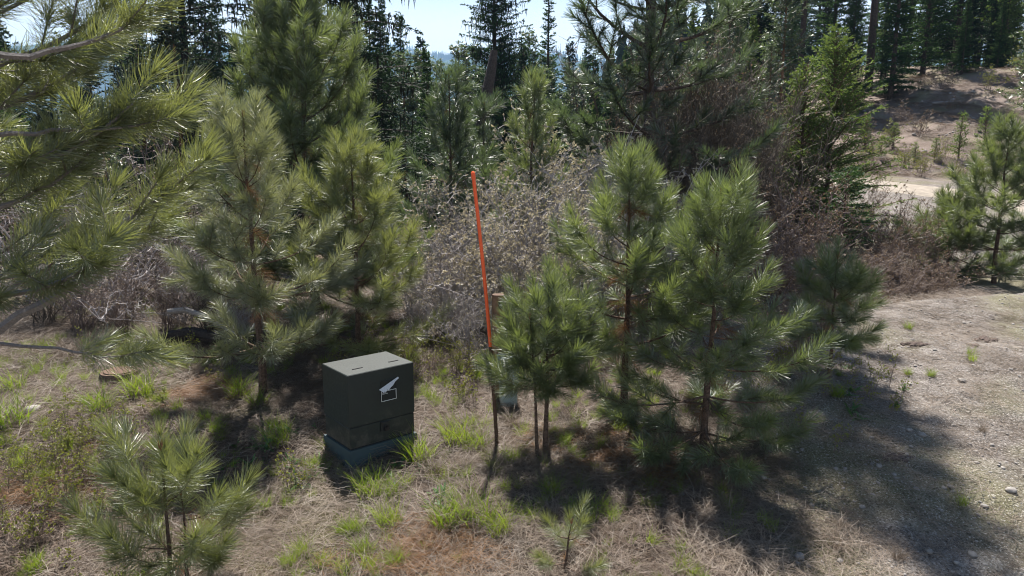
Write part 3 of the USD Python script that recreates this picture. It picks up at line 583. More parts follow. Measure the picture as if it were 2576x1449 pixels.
tag(stage.GetPrimAtPath('/World/valley_forest'), 'distant conifer forest filling the valley before the blue ridge', 'forest', None, 'stuff')
A, B, zr, _ = ridge(2300, 900, 440, 21)
from scipy.interpolate import RegularGridInterpolator
f = RegularGridInterpolator((B[:, 0], A[0]), zr)
n = 5200; x = r.uniform(-1500, 1000, n); y = 2300 + 850 * r.random(n) ** .7; z = f(np.stack([y, x], 1)) - 1
keep = meshkit.fbm(np.stack([x / 120, y / 120, 0 * x], 1), 2, 77) > .40
x, y, z = x[keep], y[keep], z[keep]; n = len(x)
scatter('/World/ridge_forest', FAR, np.stack([x, y, z], 1), np.tile([0, 0, 1.0], (n, 1)), r.uniform(0, 6, n), np.stack([r.uniform(20, 34, n)] * 2 + [r.uniform(18, 34, n)], 1), rng=r)
tag(stage.GetPrimAtPath('/World/ridge_forest'), 'far conifers standing along the blue ridge', 'forest', None, 'stuff')

# broken leaning snag and pieces of dead wood
def branchy(path, rads, sides=9, wob=.0, seed=0):
    return tubes(np.asarray(path, float)[None], np.asarray(rads, float)[None], sides, True)
def ray_pts(l): return np.array([(col(px, py, y)[0], y, col(px, py, y)[1]) for px, py, y in l])
sn = ray_pts([(1206, 345, 26), (1216, 290, 26.1), (1226, 230, 26.2), (1236, 175, 26.3), (1243, 128, 26.4)]); sn[0, 2] = float(gz(sn[0, 0], 26)) - .1
t = thing('dead_snag', 'grey leaning broken snag left of the tallest fir in the gap', 'dead tree', sn[0]); o0 = sn[0]
obj('trunk', branchy(sn - o0, [.28, .24, .21, .18, .13]), 'old_bark', t, 40)
for b in ([(1228, 225, 26.2), (1205, 213, 26.0), (1175, 217, 25.7)], [(1232, 272, 26.1), (1250, 268, 26), (1275, 270, 25.8)]):
    obj('branch', branchy(ray_pts(b) - o0, [.05, .035, .012], 5), 'dead_wood', t)
def log(name, label, cat, pts, rads, m='dead_wood', twigs=()):
    p = np.array(pts, float); o = p[0].copy(); t = thing(name, label, cat, o)
    obj('stem', branchy(p - o, rads, 8), m, t, 40)
    for tw in twigs: obj('twig', branchy(np.array(tw, float) - o, [.012, .008, .003], 4), m, t)
def gpt(px, py, up=.05):
    x, y = at(px, py); return np.array([x, y, float(gz(x, y)) + up])
a, b, c = gpt(430, 868, .42), gpt(520, 872, .40), gpt(592, 885, .28)
log('fallen_branch', 'grey crooked dead branch lying in the dark brush left of the pale pine', 'branch', [a, (a + b) / 2 + [0, 0, .05], b, c], [.035, .04, .034, .016], 'dead_wood',
    [[b, b + [.15, -.1, .12], b + [.35, -.1, .16]], [(a + b) / 2, (a + b) / 2 + [0, -.1, .2], (a + b) / 2 + [.1, -.15, .38]]])
a, b = gpt(405, 880, .22), gpt(640, 876, .25)
log('fallen_log', 'dark rotting log in the hollow behind the pale pine', 'log', [a - [0, 0, .10], a * .7 + b * .3 + [0, .12, -.06], a * .35 + b * .65 + [0, -.05, -.09], b - [0, 0, .12]], [.07, .085, .08, .05], 'dark_wood', [[a * .5 + b * .5 - [0, 0, .05], a * .5 + b * .5 + [.1, -.1, .12], a * .5 + b * .5 + [.3, -.12, .2]]])
a = gpt(2345, 268, .06); b = gpt(2398, 264, .10)
log('fallen_log', 'small bleached log lying on the earth bank', 'log', [a, (a + b) / 2, b], [.055, .06, .04])
x, y = at(305, 962); st = trimesh.creation.cylinder(.19, .16, sections=14); sv = np.array(st.vertices); sv[:, :2] *= (1 + .18 * (meshkit.noise(sv * 5, 3) - .5))[:, None] * np.where(sv[:, 2:] < 0, 1.25, 1.0)
t = thing('tree_stump', 'low cut stump under the left pine', 'stump', (x, y, float(gz(x, y)) + .03)); obj('wood', (sv, st.faces), 'young_bark', t)
cut = trimesh.creation.cylinder(.165, .012, sections=14); cut.apply_translation((0, 0, .085)); obj('cut_face', cut, 'sleeve_brown', t)

# ------------------------------------------------------------------ the green electrical cabinet
BX, BY, BZ, BA = -1.40, 5.65, .826, .70
W, D, Z0, Z1 = .66, .49, .155, .82
t = thing('utility_cabinet', 'dark green metal utility cabinet on a blue-grey base', 'utility cabinet', (BX, BY, BZ), BA)
def flared(w0, d0, w1, d1, z0, z1):
    v = [(sx * w0 / 2, sy * d0 / 2, z0) for sx, sy in ((-1, -1), (1, -1), (1, 1), (-1, 1))] + [(sx * w1 / 2, sy * d1 / 2, z1) for sx, sy in ((-1, -1), (1, -1), (1, 1), (-1, 1))]
    m = trimesh.convex.convex_hull(np.array(v)); m.apply_translation((W / 2, D / 2, 0)); return m
def bx(sx, sy, sz, cx, cy, cz, bev=.0): return box(sx, sy, sz, (cx, cy, cz), bev)
obj('base', flared(W + .09, D + .09, W + .02, D + .02, -.25, Z0 - .012), 'pad_plastic', t)
obj('base_lip', flared(W - .02, D - .02, W - .02, D - .02, Z0 - .012, Z0 + .002), 'black_metal', t)
ZS = .345
obj('body', bx(W - .012, D - .012, ZS - Z0 - .006, W / 2, D / 2, Z0, .004), 'cabinet_paint', t)
obj('hood', bx(W, D, Z1 - ZS, W / 2, D / 2, ZS, .006), 'cabinet_paint', t)
obj('seam', bx(W - .022, D - .022, .010, W / 2, D / 2, ZS - .008), 'black_metal', t)
for cx in (.17, .53):
    s_ = obj('lifting_slot', bx(.10, .014, .006, cx * W / .66, D * .28, Z1 + .0005, .002), 'black_metal', t)
lp = obj('latch_recess', bx(.095, .012, .085, W * .53, -.001, ZS - .100, .003), 'black_metal', t)
pl = trimesh.util.concatenate([trimesh.creation.box((.040, .022, .038)), trimesh.creation.torus(.014, .004, major_sections=14, minor_sections=6)])
pv = np.array(pl.vertices); 
body = trimesh.creation.box((.036, .020, .034)); body.apply_translation((W * .53, -.022, ZS - .078))
shk = trimesh.creation.torus(.012, .0035, major_sections=14, minor_sections=6); shk.apply_transform(trimesh.transformations.rotation_matrix(PI / 2, (1, 0, 0))); shk.apply_translation((W * .53, -.022, ZS - .056))
obj('padlock', trimesh.util.concatenate([body, shk]), 'dark_wood', t)
px0, pz0, pw, ph = W * .47, ZS + .165, .165, .20        # warning plate: left edge, bottom, size
obj('plate', bx(pw, .004, ph, px0 + pw / 2, -.003, pz0, .001), 'black_plate', t)
fr = []
for (cx, cz, sx, sz) in ((pw / 2, .008, pw - .012, .005), (pw / 2, .098, pw - .012, .005), (.0085, .010, .005, .088), (pw - .0085, .010, .005, .088)):
    fr.append(bx(sx, .0016, sz, px0 + cx, -.0058, pz0 + cz))
obj('plate_border', join(fr), 'white_print', t)
pr = []
rr = np.random.default_rng(3)
for row, ln in ((.084, .040), (.074, .056)):
    xx = .018
    while xx < .018 + ln:
        wd = rr.uniform(.004, .009); pr.append(bx(wd, .0012, .0045, px0 + xx + wd / 2, -.0056, pz0 + row)); xx += wd + .0022
obj('plate_print', join(pr), 'white_print', t)
from shapely.geometry import Polygon
sk = Polygon([(-.012, .125), (.02, .100), (.034, .088), (.042, .098), (.052, .092), (.062, .096), (.070, .112), (.078, .104), (.088, .102), (.094, .112), (.108, .126), (.128, .138), (.152, .172), (.186, .196), (.176, .210), (.150, .200)])
e = trimesh.creation.extrude_polygon(sk, .0012, engine='earcut'); ev = np.array(e.vertices)
ev = np.stack([ev[:, 0] + px0 - .002, -.0062 - ev[:, 2] - .010 * np.clip((ev[:, 1] - .12) / .08, 0, 1) ** 2, ev[:, 1] + pz0], 1)
obj('torn_sticker', (ev, e.faces), 'silver_sticker', t)

# orange marker pole: thin, leaning, slightly bowed
pb = ray_pts([(1243, 1090, 6.05)])[0]; bz = float(gz(pb[0], pb[1]))
pt = ray_pts([(1190, 437, 6.35)])[0]; base = np.array([pb[0] + .03, pb[1], bz - .05])
k = np.linspace(0, 1, 14); path = base + (pt - base) * k[:, None] + np.array([.022, 0, 0]) * np.sin(k * PI)[:, None]
t = thing('marker_pole', 'tall thin orange marker pole leaning left in the centre', 'marker pole', base)
obj('shaft', branchy((path - base)[5:], np.full(9, .0165), 10), 'orange_paint', t, 40)
obj('sleeve', branchy((path - base)[:6], np.full(6, .018), 10), 'sleeve_brown', t, 40)
cp = np.stack([path[-1] + (path[-1] - path[-2]) * u for u in (-.25, 0, .04, .12)]) - base
obj('cap', branchy(cp, [.020, .020, .019, .008], 10), 'orange_paint', t, 40)

# round brown post and pale pedestal behind the several-stemmed pine
tp_ = ray_pts([(1251, 742, 7.15)])[0]; x, y = tp_[0] + .01, 7.15; z0 = float(gz(x, y)); hp = tp_[2] - z0
t = thing('wooden_post', 'round brown wooden post just right of the orange pole', 'post', (x, y, z0 - .05))
zz = np.linspace(0, hp + .05, 8); obj('post', branchy(np.stack([0 * zz, 0 * zz, zz], 1), np.full(8, .068), 14), 'post_wood', t, 40)
cc = trimesh.creation.cylinder(.066, .006, sections=18); cc.apply_translation((0, 0, hp + .053)); obj('cut_top', cc, 'sleeve_brown', t, 40)
obj('tag_plate', bx(.055, .006, .075, .030, -.070, hp - .085), 'black_metal', t)
obj('tag_label', bx(.030, .002, .018, .030, -.0745, hp - .055), 'white_print', t)
x, y = ray_pts([(1273, 905, 6.9)])[0][:2]; z0 = float(gz(x, y)); hp = ray_pts([(1273, 892, 6.9)])[0][2] - z0
t = thing('utility_pedestal', 'pale grey-green utility pedestal half hidden by the several-stemmed pine', 'utility pedestal', (x, y, z0), .15)
obj('stake', bx(.09, .05, .55, .02, .05, -.15), 'post_wood', t)
obj('housing', bx(.20, .17, hp - .30, .02, -.02, .22, .008), 'pedestal_paint', t)
obj('lid', bx(.215, .185, .075, .02, -.02, hp - .078, .012), 'pedestal_paint', t)
obj('lower_skirt', bx(.17, .14, .28, .02, -.02, -.06, .006), 'pedestal_paint', t)

# ------------------------------------------------------------------ shrubs
def shrub_mesh(seed, h=2.0, spread=.55, stems=14, br=8, tw=6, leaf=.022, leaves=2, stemr=.011, curve=.3, upright=0.0):
    r = np.random.default_rng(seed); w0, w1, w2, lv = [], [], [], []
    for s in range(stems):
        az = r.uniform(0, 2 * PI); hl = h * r.uniform(.6, 1.1); el = PI / 2 - abs(r.normal(0, spread))
        p = bend_path(np.array([r.normal(0, .10 * h / 2), r.normal(0, .10 * h / 2), 0]), az, el, max(el - curve * r.uniform(0, 1), .15), hl, 7, r, .18); w0.append(p)
        for b in range(br):
            u = r.uniform(.2, .98); q0 = np.array([np.interp(u, np.linspace(0, 1, 7), p[:, i]) for i in range(3)])
            bl = hl * .38 * (1.1 - .6 * u) * r.uniform(.6, 1.2)
            q = bend_path(q0, r.uniform(0, 2 * PI), r.uniform(.2, 1.2) + upright * .3, r.uniform(.3, 1.3), bl, 5, r, .25); w1.append(q)
            for k in range(tw):
                v = r.uniform(.15, 1); t0 = np.array([np.interp(v, np.linspace(0, 1, 5), q[:, i]) for i in range(3)])
                d = nrm(r.normal(0, 1, 3) + [0, 0, .5 + upright]); l = r.uniform(.07, .22) * h / 2
                t1 = t0 + d * l * .5; t2 = t1 + nrm(d + r.normal(0, .35, 3)) * l * .5; w2.append(np.stack([t0, t1, t2]))
                for j in range(leaves):
                    c = t1 + (t2 - t1) * r.uniform(-.4, 1.05); lv.append(c)
    wood = join([tubes(np.array(w0), (stemr * np.linspace(1, .35, 7))[None], 4), tubes(np.array(w1), (stemr * .45 * np.linspace(1, .4, 5))[None], 3), tubes(np.array(w2), np.array([.0038, .0032, .002])[None], 3)])
    lq = None
    if leaves:
        c = np.array(lv); n = len(c); a = nrm(r.normal(0, 1, (n, 3))); b = nrm(np.cross(a, r.normal(0, 1, (n, 3)))); s = leaf * r.uniform(.5, 1.3, n)[:, None]
        m = np.cross(a, b) * s * .25
        lq = np.stack([c - a * s, c + b * s * .55 + m, c + a * s, c - b * s * .55 + m], 1).reshape(-1, 3), np.arange(4 * n).reshape(-1, 4)
    return wood, lq
def shrub_class(key, mesh, wood, leaf):
    c = klass(key); usdkit.mesh(stage, f'{c.GetPath()}/stems', mesh[0], M[wood])
    if mesh[1] is not None: usdkit.mesh(stage, f'{c.GetPath()}/leaves', mesh[1], M[leaf])
    return c
SK = {'pale': [shrub_class('budding_shrub_a', shrub_mesh(201, 2.0, .5, 16, 9, leaves=3, leaf=.026), 'shrub_twigs', 'bud_leaves'), shrub_class('budding_shrub_b', shrub_mesh(202, 2.0, .7, 16, 9, leaves=4, leaf=.028), 'shrub_twigs', 'bud_leaves')],
      'brown': [shrub_class('brown_shrub_a', shrub_mesh(203, 1.7, .75, 16, leaves=2, leaf=.024, curve=.7), 'brown_twigs', 'dry_leaves'), shrub_class('brown_shrub_b', shrub_mesh(204, 1.7, .9, 16, leaves=2, leaf=.024, curve=.8), 'brown_twigs', 'dry_leaves')],
      'grey': [shrub_class('grey_shrub_a', shrub_mesh(205, 2.0, .45, 20, 8, 6, leaves=1, leaf=.018), 'shrub_twigs', 'dry_leaves'), shrub_class('grey_shrub_b', shrub_mesh(206, 1.8, .6, 18, 8, 6, leaves=1, leaf=.02), 'shrub_twigs', 'bud_leaves')],
      'brush': [shrub_class('dark_brush_a', shrub_mesh(215, 2.0, .45, 20, 8, 6, leaves=1, leaf=.018), 'brown_twigs', 'dry_leaves'), shrub_class('dark_brush_b', shrub_mesh(216, 1.8, .6, 18, 8, 6, leaves=1, leaf=.02), 'thicket_twigs', 'bud_leaves'), shrub_class('dark_brush_c', shrub_mesh(217, 1.9, .5, 18, 8, 6, leaves=1, leaf=.018), 'shrub_twigs', 'dry_leaves')],
      'willow': [shrub_class('willow_thicket', shrub_mesh(207, 3.8, .22, 24, 10, 7, leaves=1, leaf=.022, upright=1.0, stemr=.013, curve=.15), 'thicket_twigs', 'dry_leaves')],
      'low': [shrub_class('low_shrub_a', shrub_mesh(208, .8, .7, 12, 6, 4, leaves=2, leaf=.02, stemr=.006), 'brown_twigs', 'fresh_leaves'), shrub_class('low_shrub_b', shrub_mesh(209, .8, .9, 12, 6, 4, leaves=1, leaf=.02, stemr=.006), 'brown_twigs', 'dry_leaves')]}
ORD = ['first', 'second', 'third', 'fourth', 'fifth', 'sixth', 'seventh', 'eighth', 'ninth', 'tenth', 'eleventh', 'twelfth', 'thirteenth', 'fourteenth', 'fifteenth', 'sixteenth', 'seventeenth', 'eighteenth', 'nineteenth', 'twentieth']
def shrubs(kind, spots, label, group, name='shrub', hs=(.85, 1.2), seed=1):
    r = np.random.default_rng(seed); spots = sorted(spots)
    label = [f'{label}, {ORD[i]} from the left' for i in range(len(spots))]
    for i, (px, y, sc) in enumerate(spots):
        x, y, z = stand(px, y); k = SK[kind]
        copy(k[i % len(k)], name, label[i], 'shrub', (x, y, z + .02), r.uniform(0, 6.28), group, sc * np.array([r.uniform(.9, 1.2), r.uniform(.9, 1.2), r.uniform(*hs)]))
shrubs('pale', [(1190, 9.2, .85), (1270, 9.0, .8), (1350, 8.9, .9), (1420, 9.3, 1.0), (1300, 10.2, 1.05), (1400, 10.4, 1.15), (1490, 9.9, 1.1), (1220, 10.8, 1.0), (1480, 11.6, 1.35), (1560, 11.0, 1.3), (1340, 12.2, 1.2), (1250, 13.0, 1.2), (1430, 13.5, 1.4), (1150, 13.2, 1.2), (1540, 12.8, 1.4), (1620, 10.4, 1.1), (1240, 8.2, .5), (1460, 8.8, .8), (1550, 9.6, 1.0)],
       'pale budding shrub of the thicket behind the orange pole', 'budding shrubs behind the orange pole', 'budding_shrub', seed=11)
shrubs('grey', [(1090, 9.4, .6), (1150, 8.6, .5), (1020, 9.9, .7), (1120, 10.4, .8), (1180, 8.0, .42), (1060, 8.7, .45)], 'grey twiggy shrub between the green pine and the orange pole', 'twiggy shrubs left of the orange pole', 'twiggy_shrub', seed=12)
shrubs('brush', [(560, 11.5, 1.1), (450, 12.0, 1.2), (380, 11.0, 1.0), (480, 10.2, .85), (620, 10.0, .7), (300, 10.5, 1.0), (420, 9.2, .6), (540, 9.0, .55), (230, 9.4, .9), (120, 10.2, 1.0), (180, 12.5, 1.3), (40, 11, 1.2), (330, 13.5, 1.3), (480, 8.8, .42), (590, 8.6, .40), (380, 8.9, .45), (260, 8.7, .5), (150, 8.9, .55), (60, 9.2, .7)],
       'brown-grey leafless shrub of the thicket between the left pines', 'grey thicket between the left pines', 'leafless_shrub', seed=13)
shrubs('brown', [(1880, 12.2, 1.1), (1960, 11.6, 1.1), (2030, 12.0, 1.2), (2110, 11.4, .9), (1920, 10.4, .9), (2010, 10.2, .8), (1990, 13.5, 1.3), (1850, 14, 1.3), (1940, 9.6, .75), (2060, 10.6, .9), (2140, 12.4, 1.0), (1800, 11.2, 1.0), (1760, 10.2, .9), (2090, 9.6, .55), (1980, 12.6, 1.5)], 'brown dry-leaved shrub left of the drooping fir', 'brown shrubs before the fir pair', 'brown_shrub', seed=14)
shrubs('brown', [(2200, 12.4, .75), (2270, 13.2, .8), (2330, 12.6, .7), (2230, 15.0, .75), (2300, 15.5, .7), (2360, 14.5, .7), (2170, 11.0, .55), (2250, 11.4, .5), (2400, 13.4, .7), (2200, 16.5, .6), (2450, 15.5, .6), (2310, 11.6, .5), (2150, 14.0, .9), (2260, 14.2, .85), (2400, 12.2, .6), (2190, 10.4, .42)], 'brown leafless shrub in the hollow before the dirt road', 'shrubs in the hollow before the road', 'hollow_shrub', seed=15)
shrubs('willow', [(1700, 13.5, .85), (1760, 14.5, 1.0), (1820, 14.0, 1.0), (1880, 15.5, 1.05), (1740, 16.5, 1.05), (1690, 11.8, .6), (1600, 14.5, .8), (1720, 14.2, 1.15), (1790, 15.2, 1.25), (1850, 14.8, 1.2), (1905, 14.2, 1.0), (1770, 13.2, .9), (1830, 12.9, .9), (1660, 15.5, 1.2), (1560, 16, 1.0)], 'tall thin brown-stemmed thicket around the tall thin-crowned pine', 'thicket around the tall pine', 'tall_thicket', seed=16)
shrubs('low', [(2160, 21, 1.1), (2330, 22.8, 1.0), (2420, 22.0, 1.0), (2210, 23.8, 1.0), (2290, 24.3, 1.2), (2380, 24.2, .9), (2460, 23.2, 1.2), (2520, 22.8, 1.2), (2190, 24.5, 1.2), (2240, 26.5, 1.4), (2320, 27.5, 1.3), (2400, 29.5, 1.3), (2480, 31, 1.4), (2180, 27, 1.6), (2270, 30, 1.6), (2550, 32, 1.5), (2360, 32.5, 1.7)], 'low scrubby bush at the foot of the earth bank', 'bushes at the foot of the bank', 'low_bush', seed=17)
shrubs('low', [(1010, 7.9, .5), (1080, 7.5, .45), (1140, 7.6, .4), (2000, 8.6, .7), (2060, 8.0, .6), (1930, 8.9, .7), (2110, 8.8, .7), (2010, 7.4, .5), (1880, 7.9, .6), (1680, 8.8, .8), (1480, 8.4, .7)], 'low leafy bush among the pines at the foot of the thicket', 'low bushes at the foot of the thicket', 'low_bush', seed=18)
shrubs('brown', [(2150, 9.6, .30), (2185, 10.2, .34), (2225, 10.9, .34), (2120, 8.9, .28), (2075, 8.3, .26), (2265, 11.6, .36), (2030, 7.6, .24), (2330, 12.2, .36), (2400, 12.6, .34)], 'small brown dry bush along the left rim of the bare earth', 'dry bushes on the rim of the bare earth', 'dry_bush', seed=19)
# small firs planted along the bank
sap = fir_class('bank_sapling', fir_mesh(301, 1.2, .38, .04, gap=.10, per=5, sag=.1, el0=.35, twig_gap=.06, blade=.05, width=.011, nb=6), 'fir_foliage_fresh', 'young_bark')
for i, (px, py, h, lab) in enumerate([(2176, 372, 1.2, 'little bright fir at the left foot of the earth bank'), (2247, 376, .95, 'little rounded fir second from left below the bank'), (2410, 404, 1.5, 'spindly yellowish sapling on the bank left of the right-edge pine'), (2470, 400, 1.6, 'taller yellowish sapling on the bank behind the right-edge pine'),
        (2300, 408, .7, 'tiny fir right of the rounded one near the road'), (2350, 412, .8, 'tiny fir in the middle of the road edge'), (2215, 402, .65, 'tiny fir between the two little bright firs'), (2545, 420, 1.3, 'yellowish sapling at the right edge of the bank')]):
    x, y = at(px, py); copy(sap, 'fir_sapling', lab, 'sapling', (x, y, float(gz(x, y)) - .02), i * 1.3, None, (h / 1.2 * (.75 if h > 1.25 else 1.0),) * 2 + (h / 1.2,))

# ------------------------------------------------------------------ ground cover
def blades_mesh(seed, n, length, width, rad, el, lift=.02, bend=.5, segs=3):
    """n thin blades springing from a disc of radius rad; el = (lowest, highest) rise; they arch over by bend."""
    r = np.random.default_rng(seed); a = r.uniform(0, 2 * PI, n); q = rad * np.sqrt(r.random(n)); th = r.uniform(0, 2 * PI, n)
    base = np.stack([q * np.cos(th), q * np.sin(th), lift * r.random(n)], 1); e = r.uniform(*el, n); ln = r.uniform(*length, n)
    pts = [base]; az = a.copy()
    for k in range(segs):
        d = np.stack([np.cos(e) * np.cos(az), np.cos(e) * np.sin(az), np.sin(e)], 1); pts.append(pts[-1] + d * (ln / segs)[:, None]); e = e - bend / segs * r.uniform(.4, 1.6, n); az = az + r.normal(0, .25, n)
    P = np.stack(pts, 1); P[:, :, 2] = np.maximum(P[:, :, 2], .002 + .004 * r.random((n, 1)))
    t = nrm(np.gradient(P, axis=1)); s = nrm(np.cross(t, nrm(r.normal(0, .5, (n, 1, 3)) + [0, 0, 1.0])))
    w = width * r.uniform(.6, 1.3, n)[:, None, None] * np.linspace(1, .25, segs + 1)[None, :, None] / 2
    V = np.stack([P - s * w, P + s * w], 2).reshape(-1, 3); k = segs + 1
    b = (np.arange(n) * 2 * k)[:, None]; i = np.arange(segs)[None] * 2
    return V, np.stack([b + i, b + i + 1, b + i + 3, b + i + 2], -1).reshape(-1, 4)
G = {'straw': [make_class(f'straw_{k}', blades_mesh(400 + k, 560, (.08, .36), .0036, .36, (-.05, .40), .03, .3), 'dry_grass', False) for k in range(4)],
     'thin': [make_class(f'thin_straw_{k}', blades_mesh(405 + k, 330, (.05, .24), .0036, .36, (-.05, .30), .015, .5), 'dry_grass', False) for k in range(3)],
     'brown': [make_class(f'brown_straw_{k}', blades_mesh(410 + k, 620, (.05, .2), .0044, .34, (-.05, .45), .03, .6), 'brown_grass', False) for k in range(3)],
     'fall': [make_class(f'fallen_needle_{k}', blades_mesh(420 + k, 160, (.08, .18), .003, .22, (0, .25), .03, .3), 'dead_needles', False) for k in range(2)],
     'tuft': [make_class(f'tuft_{k}', blades_mesh(430 + k, 90, (.06, .24), .0038, .065, (.9, 1.5), .0, .7), 'green_grass', False) for k in range(3)],
     'dry': [make_class(f'dry_tuft_{k}', blades_mesh(440 + k, 90, (.14, .34), .0042, .06, (.5, 1.4), .0, 1.6), 'dry_grass', False) for k in range(3)],
     'broad': [make_class(f'broad_leaf_{k}', blades_mesh(450 + k, 9, (.06, .13), .034, .03, (.5, 1.2), .0, .9), 'broad_leaves', False) for k in range(2)]}
def sprig(seed):
    w, l = shrub_mesh(seed, .5, .5, 4, 4, 3, leaf=.016, leaves=3, stemr=.003); return w, l
for k in range(2):
    w, l = sprig(460 + k); c = klass(f'leafy_sprig_{k}'); usdkit.mesh(stage, f'{c.GetPath()}/stems', w, M['brown_twigs']); usdkit.mesh(stage, f'{c.GetPath()}/leaves', l, M['fresh_leaves']); G.setdefault('sprig', []).append(c)
def rock(seed, sub=2):
    m = trimesh.creation.icosphere(sub, 1.0); v = np.array(m.vertices); v *= (.75 + .5 * meshkit.fbm(v * 1.3 + seed * 7.3, 3, seed))[:, None]; v *= [1, .8, .55]; return v, m.faces
G['pebble'] = [make_class(f'pebble_{k}', rock(k, 2), 'stone_grey', True, 'rock') for k in range(4)]
def clods(seed):
    r = np.random.default_rng(seed); out = []
    for k in range(22):
        v, f = rock(seed + k, 1); q = r.normal(0, .42, 2); s_ = r.uniform(.10, .34) * (1.1 - .4 * min(np.hypot(*q), 1.5)); out.append((v * s_ * [1, 1, 1.5] + [q[0], q[1], s_ * .25], f))
    return join(out)
G['clod'] = [make_class(f'clod_{k}', clods(40 + 30 * k), 'clod_soil', False, 'soil_lumps') for k in range(3)]
def spread(name, label, cat, key, X, Y, S, seed, up=.0, tilt=.15):
    r = np.random.default_rng(seed); n = len(X); z = gz(X, Y) + up
    d = nrm(np.stack([r.normal(0, tilt, n), r.normal(0, tilt, n) - .14, np.ones(n)], 1))
    tag(scatter('/World/' + name, G[key], np.stack([X, Y, z], 1), d, r.uniform(0, 6.28, n), S, rng=r), label, cat)
def field(n, seed, xr=(-6.5, 7), yr=(3.2, 11.5)):
    r = np.random.default_rng(seed); x = r.uniform(*xr, n); y = yr[0] + (yr[1] - yr[0]) * r.random(n) ** 1.25; m = np.abs(x) < .82 * y + .8
    return x[m], y[m], r
def patch(x, y, f, seed): return meshkit.fbm(np.stack([x * f, y * f, 0 * x], 1), 3, seed)
gravelly = lambda x, y: sm(x + 1.4 * (patch(x, y, .8, 4) - .5), 1.3, 2.9)
def tiles(step, seed, xr=(-7, 8), yr=(3.1, 11.8)):
    r = np.random.default_rng(seed); a, b = np.meshgrid(np.arange(*xr, step), np.arange(*yr, step)); x, y = a.ravel(), b.ravel()
    x, y = x + r.uniform(-.3, .3, len(x)) * step, y + r.uniform(-.3, .3, len(x)) * step; m = np.abs(x) < .82 * y + .9
    return x[m], y[m], r
x, y, r = tiles(.44, 501); gv = gravelly(x, y); k = (gv + r.normal(0, .15, len(x)) < .45) & (patch(x, y, .75, 31) < .525)
spread('dry_straw', 'matted pale dry grass lying over the ground', 'dry grass', 'straw', x[k], y[k], r.uniform(.85, 1.1, k.sum()), 502, tilt=.04)
k2 = ~k & (r.random(len(x)) < .9)
spread('thin_straw', 'sparse dry grass stems on the bare earth', 'dry grass', 'thin', x[k2], y[k2], r.uniform(.8, 1.1, k2.sum()), 513, tilt=.03)
x, y, r = tiles(.95, 515, (9.5, 30), (23.2, 36)); k = (RT.query(np.stack([x, y], 1))[0] > 1.5) & (patch(x, y, .35, 41) > .40); x, y = x[k], y[k]
spread('bank_litter', 'dead stems and needle litter on the earth bank', 'litter', 'brown', x, y, r.uniform(1.2, 2.2, len(x)), 516, tilt=.1)
x, y, r = field(900, 517, (9.5, 28), (23.2, 36)); k = RT.query(np.stack([x, y], 1))[0] > 1.4; x, y = x[k], y[k]
spread('bank_rubble', 'stones and clods scattered over the earth bank', 'rubble', 'pebble', x, y, .02 + .09 * r.random((len(x), 1)) ** 4 * np.ones((1, 3)), 518, .0, .3)
x, y, r = tiles(.46, 503); k = (gravelly(x, y) < .4) & ((patch(x, y, .9, 8) > .42) | (patch(x, y, .75, 31) > .53)); x, y = x[k], y[k]
spread('brown_litter', 'brown dead grass and litter on the ground', 'dead grass', 'brown', x, y, r.uniform(.8, 1.1, len(x)), 504, tilt=.04)
x, y, r = field(900, 505); k = (patch(x, y, 1.1, 12) > .54) & (r.random(len(x)) > .9 * gravelly(x, y)); x, y = x[k], y[k]
spread('dry_grass_clumps', 'arching clumps of pale dead grass', 'dry grass', 'dry', x, y, r.uniform(.5, 1.0, len(x)), 506)
x, y, r = field(2600, 507); k = (patch(x, y, 1.0, 16) > .47) & (r.random(len(x)) > .985 * gravelly(x, y)); x, y = x[k], y[k]
spread('new_grass', 'thin scattered blades of fresh green grass', 'grass', 'tuft', x, y, r.uniform(.3, .8, len(x)), 508)
# fallen orange needles in patches
xs, ys = [], []
r = np.random.default_rng(509)
for px, py, n, s in [(510, 985, 22, .22), (1060, 1405, 26, .22), (1590, 1180, 30, .3), (740, 890, 8, .2), (1350, 1120, 8, .2), (150, 1240, 16, .3), (660, 860, 10, .2)]:
    x0, y0 = at(px, py); xs.append(x0 + r.normal(0, s, n)); ys.append(y0 + r.normal(0, s * .8, n))
x, y = np.concatenate(xs), np.concatenate(ys)
spread('fallen_needles', 'orange-brown fallen pine needles in patches', 'pine needles', 'fall', x, y, r.uniform(.7, 1.1, len(x)), 510, .01)
# leafy yellow-green undergrowth
xs, ys = [], []
for px, py, n, s in [(90, 1190, 26, .38), (230, 1160, 20, .32), (330, 1180, 10, .25), (40, 1330, 16, .3), (110, 1420, 10, .3), (1030, 905, 18, .4), (1110, 900, 12, .35), (960, 930, 10, .3), (560, 930, 8, .4), (300, 900, 10, .4), (1980, 985, 24, .5), (2090, 930, 12, .4), (1180, 990, 10, .3), (745, 1235, 3, .05)]:
    x0, y0 = at(px, py); xs.append(x0 + r.normal(0, s, n)); ys.append(y0 + r.normal(0, s, n))
x, y = np.concatenate(xs), np.concatenate(ys)
spread('leafy_undergrowth', 'yellow-green leafy sprigs growing through the dry grass', 'undergrowth', 'sprig', x, y, r.uniform(.35, .8, len(x)), 511)
xs, ys = [], []
for px, py, n, s in [(760, 1185, 12, .12), (700, 1110, 8, .2), (1110, 1275, 4, .06), (1090, 1310, 3, .05), (620, 1130, 6, .2), (1000, 1220, 3, .1), (2040, 960, 12, .4)]:
    x0, y0 = at(px, py); xs.append(x0 + r.normal(0, s, n)); ys.append(y0 + r.normal(0, s, n))
x, y = np.concatenate(xs), np.concatenate(ys)
spread('broad_leaf_plants', 'small broad-leaved green plants near the cabinet', 'plants', 'broad', x, y, r.uniform(.6, 1.2, len(x)), 512)
